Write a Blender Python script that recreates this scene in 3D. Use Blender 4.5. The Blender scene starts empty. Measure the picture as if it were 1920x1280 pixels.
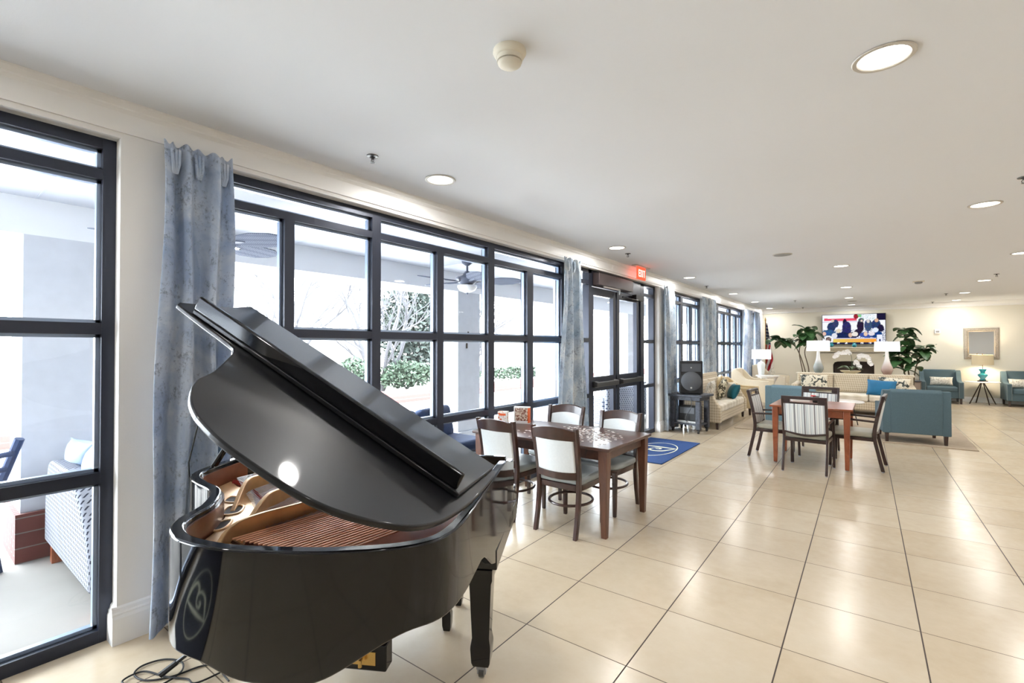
import bpy, bmesh, math, random
from mathutils import Vector, Matrix, Euler
random.seed(7)
S = bpy.context.scene
COL = S.collection
PI = math.pi
rad = math.radians

# ------------------------------------------------------------------ helpers
def lin(c):
    o = []
    for v in c[:3]:
        v = v / 255.0
        o.append(v / 12.92 if v <= 0.04045 else ((v + 0.055) / 1.055) ** 2.4)
    return (*o, 1.0)

class N:
    """tiny node-tree writer"""
    def __init__(s, name):
        s.m = bpy.data.materials.new(name); s.m.use_nodes = True
        s.t = s.m.node_tree; s.t.nodes.clear()
        s.out = s.t.nodes.new('ShaderNodeOutputMaterial')
    def n(s, kind, **kw):
        nd = s.t.nodes.new(kind)
        for k, v in kw.items():
            if k.startswith('i_'):
                nd.inputs[k[2:].replace('_', ' ')].default_value = v
            else:
                setattr(nd, k, v)
        return nd
    def l(s, a, b): s.t.links.new(a, b)
    def val(s, x, sock):
        if isinstance(x, (int, float)): sock.default_value = x
        else: s.l(x, sock)
    def math(s, op, a, b=0.0, c=None):
        nd = s.t.nodes.new('ShaderNodeMath'); nd.operation = op
        s.val(a, nd.inputs[0]); s.val(b, nd.inputs[1])
        if c is not None: s.val(c, nd.inputs[2])
        return nd.outputs[0]
    def mix(s, f, a, b):
        nd = s.t.nodes.new('ShaderNodeMix'); nd.data_type = 'RGBA'
        s.val(f, nd.inputs[0])
        for x, k in ((a, 6), (b, 7)):
            if isinstance(x, (tuple, list)): nd.inputs[k].default_value = x
            else: s.l(x, nd.inputs[k])
        return nd.outputs[2]
    def noise(s, scale, detail=3, rough=.55, vec=None, dist=0):
        nd = s.t.nodes.new('ShaderNodeTexNoise')
        nd.inputs['Scale'].default_value = scale; nd.inputs['Detail'].default_value = detail
        nd.inputs['Roughness'].default_value = rough; nd.inputs['Distortion'].default_value = dist
        if vec is not None: s.l(vec, nd.inputs['Vector'])
        return nd.outputs['Fac']
    def ramp(s, f, stops):
        nd = s.t.nodes.new('ShaderNodeValToRGB')
        cr = nd.color_ramp
        while len(cr.elements) < len(stops): cr.elements.new(.5)
        for e, (p, c) in zip(cr.elements, stops): e.position = p; e.color = c
        s.l(f, nd.inputs[0]); return nd.outputs[0]
    def obj(s):
        return s.t.nodes.new('ShaderNodeTexCoord').outputs['Object']
    def xyz(s, vec):
        nd = s.t.nodes.new('ShaderNodeSeparateXYZ'); s.l(vec, nd.inputs[0]); return nd.outputs
    def scalev(s, vec, sc):
        nd = s.t.nodes.new('ShaderNodeMapping'); s.l(vec, nd.inputs['Vector']); nd.inputs['Scale'].default_value = sc
        return nd.outputs[0]
    def bsdf(s, col, rough=.5, metal=0, spec=.5, coat=0, bump=None, bstr=.2, bdist=.01, sheen=0, trans=0, ior=1.45):
        b = s.t.nodes.new('ShaderNodeBsdfPrincipled')
        if isinstance(col, (tuple, list)): b.inputs['Base Color'].default_value = col
        else: s.l(col, b.inputs['Base Color'])
        s.val(rough, b.inputs['Roughness']); b.inputs['Metallic'].default_value = metal
        b.inputs['Specular IOR Level'].default_value = spec; b.inputs['Coat Weight'].default_value = coat
        b.inputs['Coat Roughness'].default_value = .05; b.inputs['Sheen Weight'].default_value = sheen
        b.inputs['Transmission Weight'].default_value = trans; b.inputs['IOR'].default_value = ior
        if bump is not None:
            bp = s.t.nodes.new('ShaderNodeBump'); bp.inputs['Strength'].default_value = bstr
            bp.inputs['Distance'].default_value = bdist; s.l(bump, bp.inputs['Height']); s.l(bp.outputs[0], b.inputs['Normal'])
        s.l(b.outputs[0], s.out.inputs[0]); s.b = b
        return s.m

def flat(name, c, rough=.5, metal=0, spec=.5, coat=0, var=0, vs=6, bs=0, bst=.2):
    w = N(name); base = lin(c)
    if var or bs: o = w.obj()
    col = base
    if var:
        f = w.noise(vs, 4, .6, o)
        d = tuple(x * (1 - var) for x in base[:3]) + (1,); e = tuple(min(1, x * (1 + var)) for x in base[:3]) + (1,)
        col = w.ramp(f, [(.3, d), (.7, e)])
    bump = w.noise(bs, 3, .6, o) if bs else None
    return w.bsdf(col, rough, metal, spec, coat, bump, bst)

def emit(name, c, st):
    w = N(name); e = w.n('ShaderNodeEmission'); e.inputs[0].default_value = lin(c); e.inputs[1].default_value = st
    w.l(e.outputs[0], w.out.inputs[0]); return w.m

class MB:
    def __init__(s): s.v = []; s.f = []
    def add(s, vs, fs, M=None):
        k = len(s.v)
        for p in vs:
            p = Vector(p)
            s.v.append(M @ p if M is not None else p)
        s.f += [tuple(i + k for i in f) for f in fs]
        return s
    def box(s, c, d, rz=0, M=None, taper=1.0):
        x, y, z = (q / 2 for q in d)
        vs = [(-x * taper, -y * taper, -z), (x * taper, -y * taper, -z), (x * taper, y * taper, -z), (-x * taper, y * taper, -z),
              (-x, -y, z), (x, -y, z), (x, y, z), (-x, y, z)]
        T = Matrix.Translation(c) @ Matrix.Rotation(rz, 4, 'Z')
        if M is not None: T = M @ T
        return s.add(vs, [(3, 2, 1, 0), (4, 5, 6, 7), (0, 1, 5, 4), (1, 2, 6, 5), (2, 3, 7, 6), (3, 0, 4, 7)], T)
    def b2(s, x0, x1, y0, y1, z0, z1):
        return s.box(((x0 + x1) / 2, (y0 + y1) / 2, (z0 + z1) / 2), (abs(x1 - x0), abs(y1 - y0), abs(z1 - z0)))
    def prism(s, poly, z0, z1, fn=None):
        """closed outline in a plane, extruded; fn maps (u,v,w) to xyz. z0/z1 may be lists per vertex"""
        n = len(poly)
        a = [(p[0], p[1], z0[i] if isinstance(z0, list) else z0) for i, p in enumerate(poly)]
        b = [(p[0], p[1], z1[i] if isinstance(z1, list) else z1) for i, p in enumerate(poly)]
        vs = a + b
        if fn: vs = [fn(*p) for p in vs]
        fs = [tuple(range(n - 1, -1, -1)), tuple(range(n, 2 * n))]
        fs += [(i, (i + 1) % n, n + (i + 1) % n, n + i) for i in range(n)]
        return s.add(vs, fs)
    def rings(s, rings, caps=True, closed=False):
        n = len(rings[0]); vs = [p for r in rings for p in r]; fs = []
        m = len(rings)
        for j in range(m if closed else m - 1):
            a = j * n; b = ((j + 1) % m) * n
            fs += [(a + i, a + (i + 1) % n, b + (i + 1) % n, b + i) for i in range(n)]
        if caps and not closed:
            fs += [tuple(range(n - 1, -1, -1)), tuple((m - 1) * n + i for i in range(n))]
        return s.add(vs, fs)
    def tube(s, path, r, n=8, closed=False):
        path = [Vector(p) for p in path]; R = []
        m = len(path); up = None
        for i, p in enumerate(path):
            a = path[(i - 1) % m] if (closed or i > 0) else p
            b = path[(i + 1) % m] if (closed or i < m - 1) else p
            t = (b - a).normalized()
            if up is None:
                up = Vector((0, 0, 1)) if abs(t.z) < .9 else Vector((1, 0, 0))
            x = t.cross(up)
            if x.length < 1e-5: x = t.cross(Vector((0, 1, 0)))
            x.normalize(); y = x.cross(t).normalized(); up = y
            rr = r[i] if isinstance(r, (list, tuple)) else r
            R.append([p + x * (rr * math.cos(2 * PI * k / n)) + y * (rr * math.sin(2 * PI * k / n)) for k in range(n)])
        return s.rings(R, True, closed)
    def bar(s, path, w, d):
        """rectangular section swept, w along local X (world x), d along world y for near-vertical paths"""
        R = []
        for i, p in enumerate(path):
            p = Vector(p); ww = w[i] if isinstance(w, (list, tuple)) else w; dd = d[i] if isinstance(d, (list, tuple)) else d
            R.append([p + Vector((-ww / 2, -dd / 2, 0)), p + Vector((ww / 2, -dd / 2, 0)), p + Vector((ww / 2, dd / 2, 0)), p + Vector((-ww / 2, dd / 2, 0))])
        return s.rings(R)
    def lathe(s, prof, c=(0, 0, 0), n=24, sx=1, sy=1):
        c = Vector(c)
        return s.rings([[c + Vector((r * sx * math.cos(2 * PI * k / n), r * sy * math.sin(2 * PI * k / n), z)) for k in range(n)] for r, z in prof])
    def grid(s, nu, nv, fn, wrap=False):
        vs = [fn(i / nu, j / nv) for i in range(nu + 1) for j in range(nv + 1)]
        fs = [(i * (nv + 1) + j, (i + 1) * (nv + 1) + j, (i + 1) * (nv + 1) + j + 1, i * (nv + 1) + j + 1) for i in range(nu) for j in range(nv)]
        return s.add(vs, fs)
    def slab(s, nu, nv, fa, fb):
        """closed sheet between two parametric surfaces"""
        k = (nu + 1) * (nv + 1)
        vs = [fa(i / nu, j / nv) for i in range(nu + 1) for j in range(nv + 1)] + [fb(i / nu, j / nv) for i in range(nu + 1) for j in range(nv + 1)]
        q = lambda i, j: i * (nv + 1) + j
        fs = []
        for i in range(nu):
            for j in range(nv):
                fs.append((q(i, j), q(i + 1, j), q(i + 1, j + 1), q(i, j + 1)))
                fs.append((k + q(i, j), k + q(i, j + 1), k + q(i + 1, j + 1), k + q(i + 1, j)))
        for i in range(nu):
            fs.append((q(i, 0), k + q(i, 0), k + q(i + 1, 0), q(i + 1, 0)))
            fs.append((q(i, nv), q(i + 1, nv), k + q(i + 1, nv), k + q(i, nv)))
        for j in range(nv):
            fs.append((q(0, j), q(0, j + 1), k + q(0, j + 1), k + q(0, j)))
            fs.append((q(nu, j), k + q(nu, j), k + q(nu, j + 1), q(nu, j + 1)))
        return s.add(vs, fs)
    def build(s, name, mat, parent=None, bevel=0, seg=2, sub=0, smooth=True, ang=40, loc=None, rot=None, norm=True):
        me = bpy.data.meshes.new(name)
        me.from_pydata([tuple(p) for p in s.v], [], s.f)
        if norm:
            bm = bmesh.new(); bm.from_mesh(me); bmesh.ops.recalc_face_normals(bm, faces=bm.faces[:]); bm.to_mesh(me); bm.free()
        if smooth:
            me.polygons.foreach_set('use_smooth', [True] * len(me.polygons))
            me.set_sharp_from_angle(angle=rad(ang))
        me.materials.append(mat)
        o = bpy.data.objects.new(name, me); COL.objects.link(o)
        if parent: o.parent = parent
        if loc: o.location = loc
        if rot: o.rotation_euler = rot
        if bevel:
            md = o.modifiers.new('bevel', 'BEVEL'); md.width = bevel; md.segments = seg; md.limit_method = 'ANGLE'; md.angle_limit = rad(35)
            md.harden_normals = False
        if sub:
            md = o.modifiers.new('sub', 'SUBSURF'); md.levels = sub; md.render_levels = sub
        return o

def tag(o, label, cat, group=None):
    o['label'] = label; o['category'] = cat
    if group: o['group'] = group
    return o
def thing(name, label, cat, loc=(0, 0, 0), rz=0, group=None):
    o = bpy.data.objects.new(name, None); COL.objects.link(o)
    o.empty_display_size = .1
    o.location = loc; o.rotation_euler = (0, 0, rz)
    return tag(o, label, cat, group)
def struct(o):
    o['kind'] = 'structure'; return o
KIDS = {}
def copy_tree(o, parent=None):
    c = o.copy(); COL.objects.link(c)
    if parent: c.parent = parent
    for ch in list(o.children): copy_tree(ch, c)
    return c
def again(o, label, loc, rz=0, group=None):
    c = copy_tree(o); c.location = loc; c.rotation_euler = (0, 0, rz); c['label'] = label
    if group: c['group'] = group
    return c

def cat(pts, n=8, closed=False):
    """Catmull-Rom through points of any dimension"""
    pts = [Vector(p) for p in pts]; out = []; m = len(pts)
    for i in range(m if closed else m - 1):
        p1 = pts[i]; p2 = pts[(i + 1) % m]
        p0 = pts[(i - 1) % m] if closed or i > 0 else p1 * 2 - p2
        p3 = pts[(i + 2) % m] if closed or i < m - 2 else p2 * 2 - p1
        for k in range(n):
            t = k / n
            out.append(.5 * ((2 * p1) + (p2 - p0) * t + (2 * p0 - 5 * p1 + 4 * p2 - p3) * t * t + (3 * p1 - p0 - 3 * p2 + p3) * t ** 3))
    if not closed: out.append(pts[-1])
    return out
def offset2(poly, d):
    """inset a closed 2D outline"""
    n = len(poly); out = []
    area = sum(poly[i][0] * poly[(i + 1) % n][1] - poly[(i + 1) % n][0] * poly[i][1] for i in range(n))
    sg = 1 if area > 0 else -1
    for i in range(n):
        a = Vector(poly[i - 1][:2]); b = Vector(poly[i][:2]); c = Vector(poly[(i + 1) % n][:2])
        t1 = (b - a).normalized(); t2 = (c - b).normalized()
        n1 = Vector((-t1.y, t1.x)) * sg; n2 = Vector((-t2.y, t2.x)) * sg
        m = n1 + n2
        if m.length < 1e-6: m = n1
        m.normalize(); k = max(.5, m.dot(n1))
        out.append(b + m * (d / k))
    return out
def pillow_mb(w, h, d, p=2.4, mb=None, M=None, nu=14):
    mb = mb or MB()
    def f(sg):
        def g(u, v):
            x = 2 * u - 1; y = 2 * v - 1
            e = max(0, (1 - abs(x) ** p) * (1 - abs(y) ** p)) ** .5
            pin = 1 - .07 * (1 - x * x) * (y * y) - .0
            piy = 1 - .07 * (1 - y * y) * (x * x)
            q = Vector((x * w / 2 * piy, sg * (d / 2 * e + .004), y * h / 2 * pin))
            return M @ q if M is not None else q
        return g
    return mb.slab(nu, nu, f(1), f(-1))
def tr(x, y, z, rx=0, ry=0, rz=0):
    return Matrix.Translation((x, y, z)) @ Euler((rx, ry, rz)).to_matrix().to_4x4()

# ------------------------------------------------------------------ materials
def m_floor():
    w = N('floor_tile'); o = w.obj()
    mp = w.n('ShaderNodeMapping'); w.l(o, mp.inputs['Vector'])
    mp.vector_type = 'POINT'; mp.inputs['Rotation'].default_value = (0, 0, -.017)
    x, y, z = w.xyz(mp.outputs[0])
    fx = w.math('DIVIDE', w.math('ADD', x, 2.150 + 59.65), .5965); fy = w.math('DIVIDE', w.math('ADD', y, -1.620 + 61.67), .6167)
    def edge(f, size, wd):
        fr = w.math('FRACT', f)
        d = w.math('MULTIPLY', w.math('MINIMUM', fr, w.math('SUBTRACT', 1.0, fr)), size)
        return w.math('LESS_THAN', d, wd)
    gx = edge(fx, .5965, .0034); gy = edge(fy, .6167, .0028)
    cell = w.n('ShaderNodeCombineXYZ'); w.l(w.math('FLOOR', fx), cell.inputs[0]); w.l(w.math('FLOOR', fy), cell.inputs[1])
    wn = w.n('ShaderNodeTexWhiteNoise'); wn.noise_dimensions = '2D'; w.l(cell.outputs[0], wn.inputs['Vector'])
    n1 = w.noise(1.3, 4, .6, o, .4); n2 = w.noise(14, 5, .65, o)
    v = w.math('ADD', w.math('MULTIPLY', n1, .6), w.math('ADD', w.math('MULTIPLY', n2, .25), w.math('MULTIPLY', wn.outputs[0], .15)))
    col = w.ramp(v, [(.3, lin((186, 168, 142))), (.5, lin((196, 180, 156))), (.72, lin((204, 191, 170)))])
    col = w.mix(gy, col, lin((92, 76, 58)))
    col = w.mix(gx, col, lin((58, 44, 36)))
    rg = w.math('ADD', w.math('MULTIPLY', n2, .16), .14)
    g = w.math('MAXIMUM', gx, gy)
    return w.bsdf(col, w.math('ADD', rg, w.math('MULTIPLY', g, .4)), spec=.5, bump=w.math('MULTIPLY', g, -1.0), bstr=.25, bdist=.002)

def m_curtain(name, a, b, c):
    w = N(name); o = w.obj()
    n1 = w.noise(3.2, 5, .65, w.scalev(o, (1, 1.4, 1.0)), .8); n2 = w.noise(46, 6, .78, o); n3 = w.noise(11, 6, .72, w.scalev(o, (1, 1, .5)), .6)
    col = w.ramp(n1, [(.34, lin(a)), (.5, lin(b)), (.66, lin(c))])
    dk = w.ramp(w.math('ADD', w.math('MULTIPLY', n2, .5), w.math('MULTIPLY', n3, .5)), [(.40, (1, 1, 1, 1)), (.48, (0, 0, 0, 1))])
    dx = w.n('ShaderNodeRGBToBW'); w.l(dk, dx.inputs[0])
    col = w.mix(w.math('MULTIPLY', dx.outputs[0], .75), col, lin((116, 124, 144)))
    w.bsdf(col, .75, spec=.25, bump=n2, bstr=.25, bdist=.003, sheen=.3)
    tl = w.n('ShaderNodeBsdfTranslucent'); w.l(col, tl.inputs[0])
    mx = w.n('ShaderNodeMixShader'); mx.inputs[0].default_value = .25
    w.l(w.b.outputs[0], mx.inputs[1]); w.l(tl.outputs[0], mx.inputs[2]); w.l(mx.outputs[0], w.out.inputs[0])
    return w.m

def m_glass():
    w = N('window_glass')
    t = w.n('ShaderNodeBsdfTransparent'); t.inputs[0].default_value = (.97, .985, .99, 1)
    g = w.n('ShaderNodeBsdfGlossy'); g.inputs['Roughness'].default_value = .01
    lw = w.n('ShaderNodeLayerWeight'); lw.inputs[0].default_value = .5
    fac = w.math('ADD', w.math('MULTIPLY', w.math('POWER', lw.outputs['Facing'], 5.0), .35), .02)
    mx = w.n('ShaderNodeMixShader'); w.l(fac, mx.inputs[0]); w.l(t.outputs[0], mx.inputs[1]); w.l(g.outputs[0], mx.inputs[2])
    w.l(mx.outputs[0], w.out.inputs[0]); return w.m

def m_wood(name, a, b, rough=.3, axis=(1, 1, 1), coat=.3):
    w = N(name); o = w.obj()
    n = w.noise(7, 5, .6, w.scalev(o, axis), 1.2)
    return w.bsdf(w.ramp(n, [(.3, lin(a)), (.7, lin(b))]), rough, coat=coat)

def m_stripes(name, axis=0):
    w = N(name); x = w.xyz(w.obj())[axis]
    p = w.math('FRACT', w.math('MULTIPLY', x, 22.0)); q = w.math('FRACT', w.math('MULTIPLY', x, 9.3))
    c = w.ramp(p, [(.0, lin((236, 236, 232))), (.42, lin((226, 229, 228))), (.5, lin((150, 150, 152))), (.6, lin((196, 204, 206))), (.8, lin((238, 238, 235))), (.92, lin((186, 196, 202)))])
    k = w.math('LESS_THAN', q, .12)
    return w.bsdf(w.mix(k, c, lin((128, 126, 128))), .7, spec=.2)

def m_plaid(name, a, b, sx=11.0, sz=9.0):
    w = N(name); o = w.obj(); x, y, z = w.xyz(o)
    u = w.math('ADD', x, w.math('MULTIPLY', y, 1.0))
    s1 = w.math('MULTIPLY', w.math('ADD', w.math('SINE', w.math('MULTIPLY', u, sx * 6.28)), 1.0), .5)
    s2 = w.math('MULTIPLY', w.math('ADD', w.math('SINE', w.math('MULTIPLY', z, sz * 6.28)), 1.0), .5)
    n = w.noise(40, 4, .7, o)
    f = w.math('ADD', w.math('MULTIPLY', w.math('ADD', s1, s2), .3), w.math('MULTIPLY', n, .45))
    return w.bsdf(w.ramp(f, [(.25, lin(a)), (.75, lin(b))]), .85, spec=.15, bump=n, bstr=.3, bdist=.004, sheen=.2)

def m_blotch(name, base, mark, scale=17, th=.56):
    w = N(name); o = w.obj()
    n = w.noise(scale, 3, .6, o, 1.2)
    f = w.ramp(n, [(th - .02, (0, 0, 0, 1)), (th + .03, (1, 1, 1, 1))])
    bw = w.n('ShaderNodeRGBToBW'); w.l(f, bw.inputs[0])
    return w.bsdf(w.mix(bw.outputs[0], lin(base), lin(mark)), .8, spec=.2)

def m_wicker(name, a, b, sc=28):
    w = N(name); o = w.obj(); x, y, z = w.xyz(o)
    u = w.math('ADD', x, y)
    r = w.math('FLOOR', w.math('MULTIPLY', z, sc))
    sh = w.math('MULTIPLY', w.math('MODULO', r, 2.0), .5)
    p = w.math('FRACT', w.math('ADD', w.math('MULTIPLY', u, sc * .8), sh)); q = w.math('FRACT', w.math('MULTIPLY', z, sc))
    d = w.math('MULTIPLY', w.math('LESS_THAN', w.math('ABSOLUTE', w.math('SUBTRACT', p, .5)), .17), w.math('LESS_THAN', w.math('ABSOLUTE', w.math('SUBTRACT', q, .5)), .3))
    return w.bsdf(w.mix(d, lin(a), lin(b)), .8, spec=.05)

def m_attr(name, rough=.7, em=0):
    w = N(name); a = w.n('ShaderNodeAttribute'); a.attribute_name = 'pic'
    if em:
        e = w.n('ShaderNodeEmission'); w.l(a.outputs[0], e.inputs[0]); e.inputs[1].default_value = em
        w.l(e.outputs[0], w.out.inputs[0]); return w.m
    return w.bsdf(a.outputs[0], rough)

def m_piano(name='piano_black', rg=.04):
    w = N(name); o = w.obj()
    n = w.noise(60, 4, .6, o)
    return w.bsdf(lin((13, 13, 15)), w.math('ADD', w.math('MULTIPLY', n, .05), rg), spec=.5)

def m_brick():
    w = N('brick'); b = w.n('ShaderNodeTexBrick'); o = w.obj()
    mp = w.n('ShaderNodeMapping'); w.l(o, mp.inputs[0]); mp.inputs['Rotation'].default_value = (rad(90), 0, rad(90))
    w.l(mp.outputs[0], b.inputs['Vector']); b.inputs['Scale'].default_value = 4.5
    b.inputs['Color1'].default_value = lin((112, 58, 54)); b.inputs['Color2'].default_value = lin((90, 48, 46)); b.inputs['Mortar'].default_value = lin((118, 112, 108))
    return w.bsdf(b.outputs[0], .85)

M = {}
M['floor'] = m_floor()
M['ceiling'] = flat('ceiling_paint', (238, 241, 246), .85, spec=.2, bs=160, bst=.04)
M['wall'] = flat('wall_paint', (236, 235, 233), .7, spec=.3, bs=120, bst=.05)
M['backwall'] = flat('back_wall_paint', (226, 222, 208), .75, spec=.25)
M['white_trim'] = flat('white_trim_paint', (240, 240, 239), .4)
M['frame'] = flat('window_frame_metal', (44, 48, 60), .35, metal=.35, spec=.5)
M['bead'] = flat('glazing_bead_metal', (150, 166, 190), .3, metal=.5)
M['glass'] = m_glass()
M['curtain_blue'] = m_curtain('curtain_velvet_blue', (162, 180, 208), (190, 203, 222), (216, 223, 234))
M['curtain_grey'] = m_curtain('curtain_velvet_grey', (160, 180, 200), (196, 208, 219), (228, 232, 234))
M['piano'] = m_piano()
M['piano_lid'] = flat('piano_lid_black', (15, 15, 18), .4, spec=.22, coat=.36)
M['piano_in'] = flat('rim_mahogany', (118, 66, 42), .35, var=.25, vs=9, coat=.3)
M['plate'] = flat('bronze_plate', (204, 164, 116), .32, metal=.5, var=.12, vs=14)
M['soundboard'] = flat('spruce_board', (128, 62, 28), .4, var=.2, vs=8)
M['copper'] = flat('copper_string', (240, 178, 142), .4, metal=.15)
M['steel'] = flat('steel', (150, 152, 156), .3, metal=.8)
M['brass'] = flat('brass', (214, 178, 106), .25, metal=.9)
M['felt'] = flat('red_felt', (150, 50, 40), .9)
M['ivory'] = flat('ivory_key', (240, 236, 224), .3)
M['black'] = flat('black_plastic', (22, 22, 24), .45)
M['rubber'] = flat('black_rubber', (26, 26, 28), .7)
M['dark_wood'] = m_wood('espresso_wood', (44, 26, 20), (66, 38, 28), .32)
M['table_wood'] = m_wood('dark_table_wood', (58, 36, 28), (84, 52, 40), .36, (1, 6, 1))
M['table_leg'] = m_wood('walnut_leg', (78, 48, 34), (104, 64, 46), .3, (4, 4, .6))
M['cherry'] = m_wood('cherry_wood', (124, 62, 38), (156, 86, 54), .28, (1, 5, 1))
M['espresso'] = m_wood('armchair_frame_wood', (40, 24, 20), (56, 34, 28), .35)
M['seat_grey'] = flat('grey_vinyl_seat', (150, 156, 156), .35, var=.06)
M['back_white'] = flat('pale_chair_fabric', (226, 230, 230), .7, var=.03, vs=60)
M['stripe'] = m_stripes('striped_fabric')
M['seat_sage'] = flat('sage_vinyl', (176, 174, 158), .45, var=.05)
M['sofa'] = m_plaid('beige_plaid', (178, 163, 138), (216, 204, 182), 23.0, 19.0)
M['sofa_seat'] = m_plaid('cream_seat_plaid', (208, 198, 178), (236, 229, 215), 4, 9)
M['cream'] = flat('cream_linen', (222, 211, 190), .8, var=.04, vs=50)
M['tan'] = flat('tan_linen', (206, 186, 148), .8, var=.05, vs=40)
M['blue'] = flat('blue_grey_weave', (100, 126, 138), .8, var=.12, vs=90, bs=120, bst=.2)
M['slate'] = flat('slate_blue_weave', (74, 94, 102), .8, var=.1, vs=90, bs=120, bst=.2)
M['teal'] = flat('teal_satin', (12, 96, 112), .5, var=.1, vs=6)
M['azure'] = flat('azure_satin', (18, 104, 148), .5, var=.1, vs=6)
M['leafpillow'] = m_blotch('floral_pillow', (226, 220, 202), (66, 72, 70), 10, .515)
M['lacepillow'] = m_blotch('patterned_pillow', (230, 226, 216), (176, 170, 156), 46, .5)
M['damask'] = m_blotch('dark_floral_pillow', (214, 204, 178), (74, 70, 60), 15, .5)
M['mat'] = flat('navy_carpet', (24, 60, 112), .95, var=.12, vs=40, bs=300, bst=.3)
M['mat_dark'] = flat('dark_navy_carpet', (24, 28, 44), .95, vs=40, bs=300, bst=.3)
M['mat_mark'] = flat('pale_mat_print', (226, 226, 196), .9)
M['rug'] = flat('beige_rug', (172, 156, 136), .95, var=.1, vs=5, bs=200, bst=.3)
M['cart'] = m_wood('weathered_black_wood', (44, 46, 54), (78, 82, 92), .5, (2, 2, 2), 0)
M['grille'] = flat('speaker_grille', (92, 94, 98), .5, metal=.4, var=.15, vs=200)
M['silver'] = flat('silver_paint', (188, 188, 186), .35, metal=.6)
M['mirror_frame'] = flat('silver_leaf_frame', (176, 166, 152), .35, metal=.6, var=.3, vs=60, bs=60, bst=.5)
M['mirror'] = flat('mirror_glass', (236, 238, 238), .02, metal=1)
M['shade_lit'] = emit('lit_white_shade', (255, 252, 246), 1.3)
M['shade_cream'] = flat('cream_shade', (220, 205, 172), .8)
M['shade_white'] = emit('white_linen_shade', (255, 253, 250), 1.15)
M['white_glaze'] = flat('white_glaze', (232, 238, 238), .15, coat=.4)
M['grey_glaze'] = (lambda w: w.bsdf(w.ramp(w.math('DIVIDE', w.xyz(w.obj())[2], .56), [(.12, lin((120, 128, 126))), (.42, lin((170, 176, 176))), (.62, lin((238, 240, 240)))]), .12, coat=.5))(N('smoke_glass_glaze'))
M['mauve_glaze'] = (lambda w: w.bsdf(w.ramp(w.math('DIVIDE', w.xyz(w.obj())[2], .56), [(.12, lin((150, 122, 112))), (.35, lin((196, 176, 168))), (.6, lin((240, 238, 236)))]), .12, coat=.5))(N('mauve_glass_glaze'))
M['teal_glaze'] = flat('teal_glaze', (24, 124, 140), .12, coat=.5)
M['white_top'] = flat('white_table_top', (240, 238, 234), .25)
M['bronze'] = flat('bronze_leg', (58, 44, 34), .4, metal=.5)
M['leaf'] = flat('fig_leaf', (58, 92, 54), .35, var=.3, vs=3)
M['stem'] = flat('fig_stem', (96, 84, 66), .8)
M['pot'] = flat('grey_pot', (130, 128, 124), .6)
M['petal'] = flat('white_petal', (250, 248, 246), .6)
M['orchid_leaf'] = flat('orchid_leaf', (64, 84, 54), .4)
M['moss'] = flat('orchid_bowl', (214, 200, 168), .6)
M['fire_white'] = flat('mantel_paint', (214, 207, 188), .5)
M['firebox'] = flat('firebox_dark', (58, 48, 42), .7, var=.3, vs=4)
M['screen'] = m_attr('tv_picture', em=.75)
M['flag'] = m_attr('flag_cloth', .8)
M['gold_wood'] = flat('flag_pole_wood', (186, 138, 72), .4)
M['lamp_on'] = emit('lamp_diffuser', (255, 250, 240), 6.0)
M['alum'] = flat('lamp_trim', (206, 202, 194), .4, metal=.3)
M['detector'] = flat('detector_plastic', (228, 222, 206), .5)
M['chrome'] = flat('dark_chrome', (92, 92, 92), .3, metal=.8)
M['vent'] = flat('grille_grey', (150, 150, 150), .6)
M['exit_red'] = emit('exit_lens_red', (255, 84, 58), 1.4)
M['exit_letter'] = emit('exit_letter_glow', (255, 214, 200), 2.2)
M['horn'] = flat('speaker_horn', (70, 72, 76), .45)
M['puzzle_w'] = flat('puzzle_back', (232, 228, 222), .7)
M['puzzle_m'] = flat('puzzle_face', (150, 128, 118), .5, var=.5, vs=60)
M['box_a'] = m_blotch('puzzle_box_print', (236, 232, 226), (206, 92, 50), 30, .56)
M['box_b'] = m_blotch('puzzle_box_photo', (222, 206, 190), (122, 66, 48), 46, .5)
M['orange'] = flat('orange_card', (222, 100, 48), .5)
M['red'] = flat('red_plastic', (206, 44, 44), .4)
M['concrete'] = flat('patio_concrete', (140, 136, 131), .9, var=.05, vs=2)
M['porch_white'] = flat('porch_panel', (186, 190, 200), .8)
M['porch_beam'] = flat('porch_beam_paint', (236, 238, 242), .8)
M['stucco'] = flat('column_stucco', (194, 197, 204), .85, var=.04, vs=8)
M['brick'] = m_brick()
M['soil'] = flat('pale_courtyard_paving', (226, 224, 220), .95, var=.04, vs=2)
M['house'] = flat('house_render', (240, 238, 234), .9)
M['bush'] = flat('shrub_leaf', (50, 66, 52), .7, var=.3, vs=3)
M['bush2'] = flat('evergreen_leaf', (48, 58, 54), .7, var=.3, vs=3)
M['bark'] = flat('pale_bark', (60, 60, 64), .9, var=.1, vs=8)
M['wicker'] = m_wicker('white_wicker', (132, 134, 142), (40, 44, 56), 34)
M['wicker_tan'] = m_wicker('dark_wicker', (156, 160, 172), (52, 60, 80), 26)
M['patio_blue'] = flat('pale_blue_canvas', (124, 140, 164), .85, var=.06, vs=12)
M['patio_dark'] = flat('navy_canvas', (44, 58, 88), .85, var=.2, vs=14)
M['fan_metal'] = flat('fan_metal', (84, 90, 106), .5, spec=.2)
M['fan_mesh'] = m_wicker('fan_blade_cane', (86, 92, 108), (120, 126, 140), 60)
M['bowl'] = flat('fan_glass_bowl', (250, 250, 250), .3)
M['door_box'] = flat('operator_box_brown', (70, 60, 60), .4, metal=.3)

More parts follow.
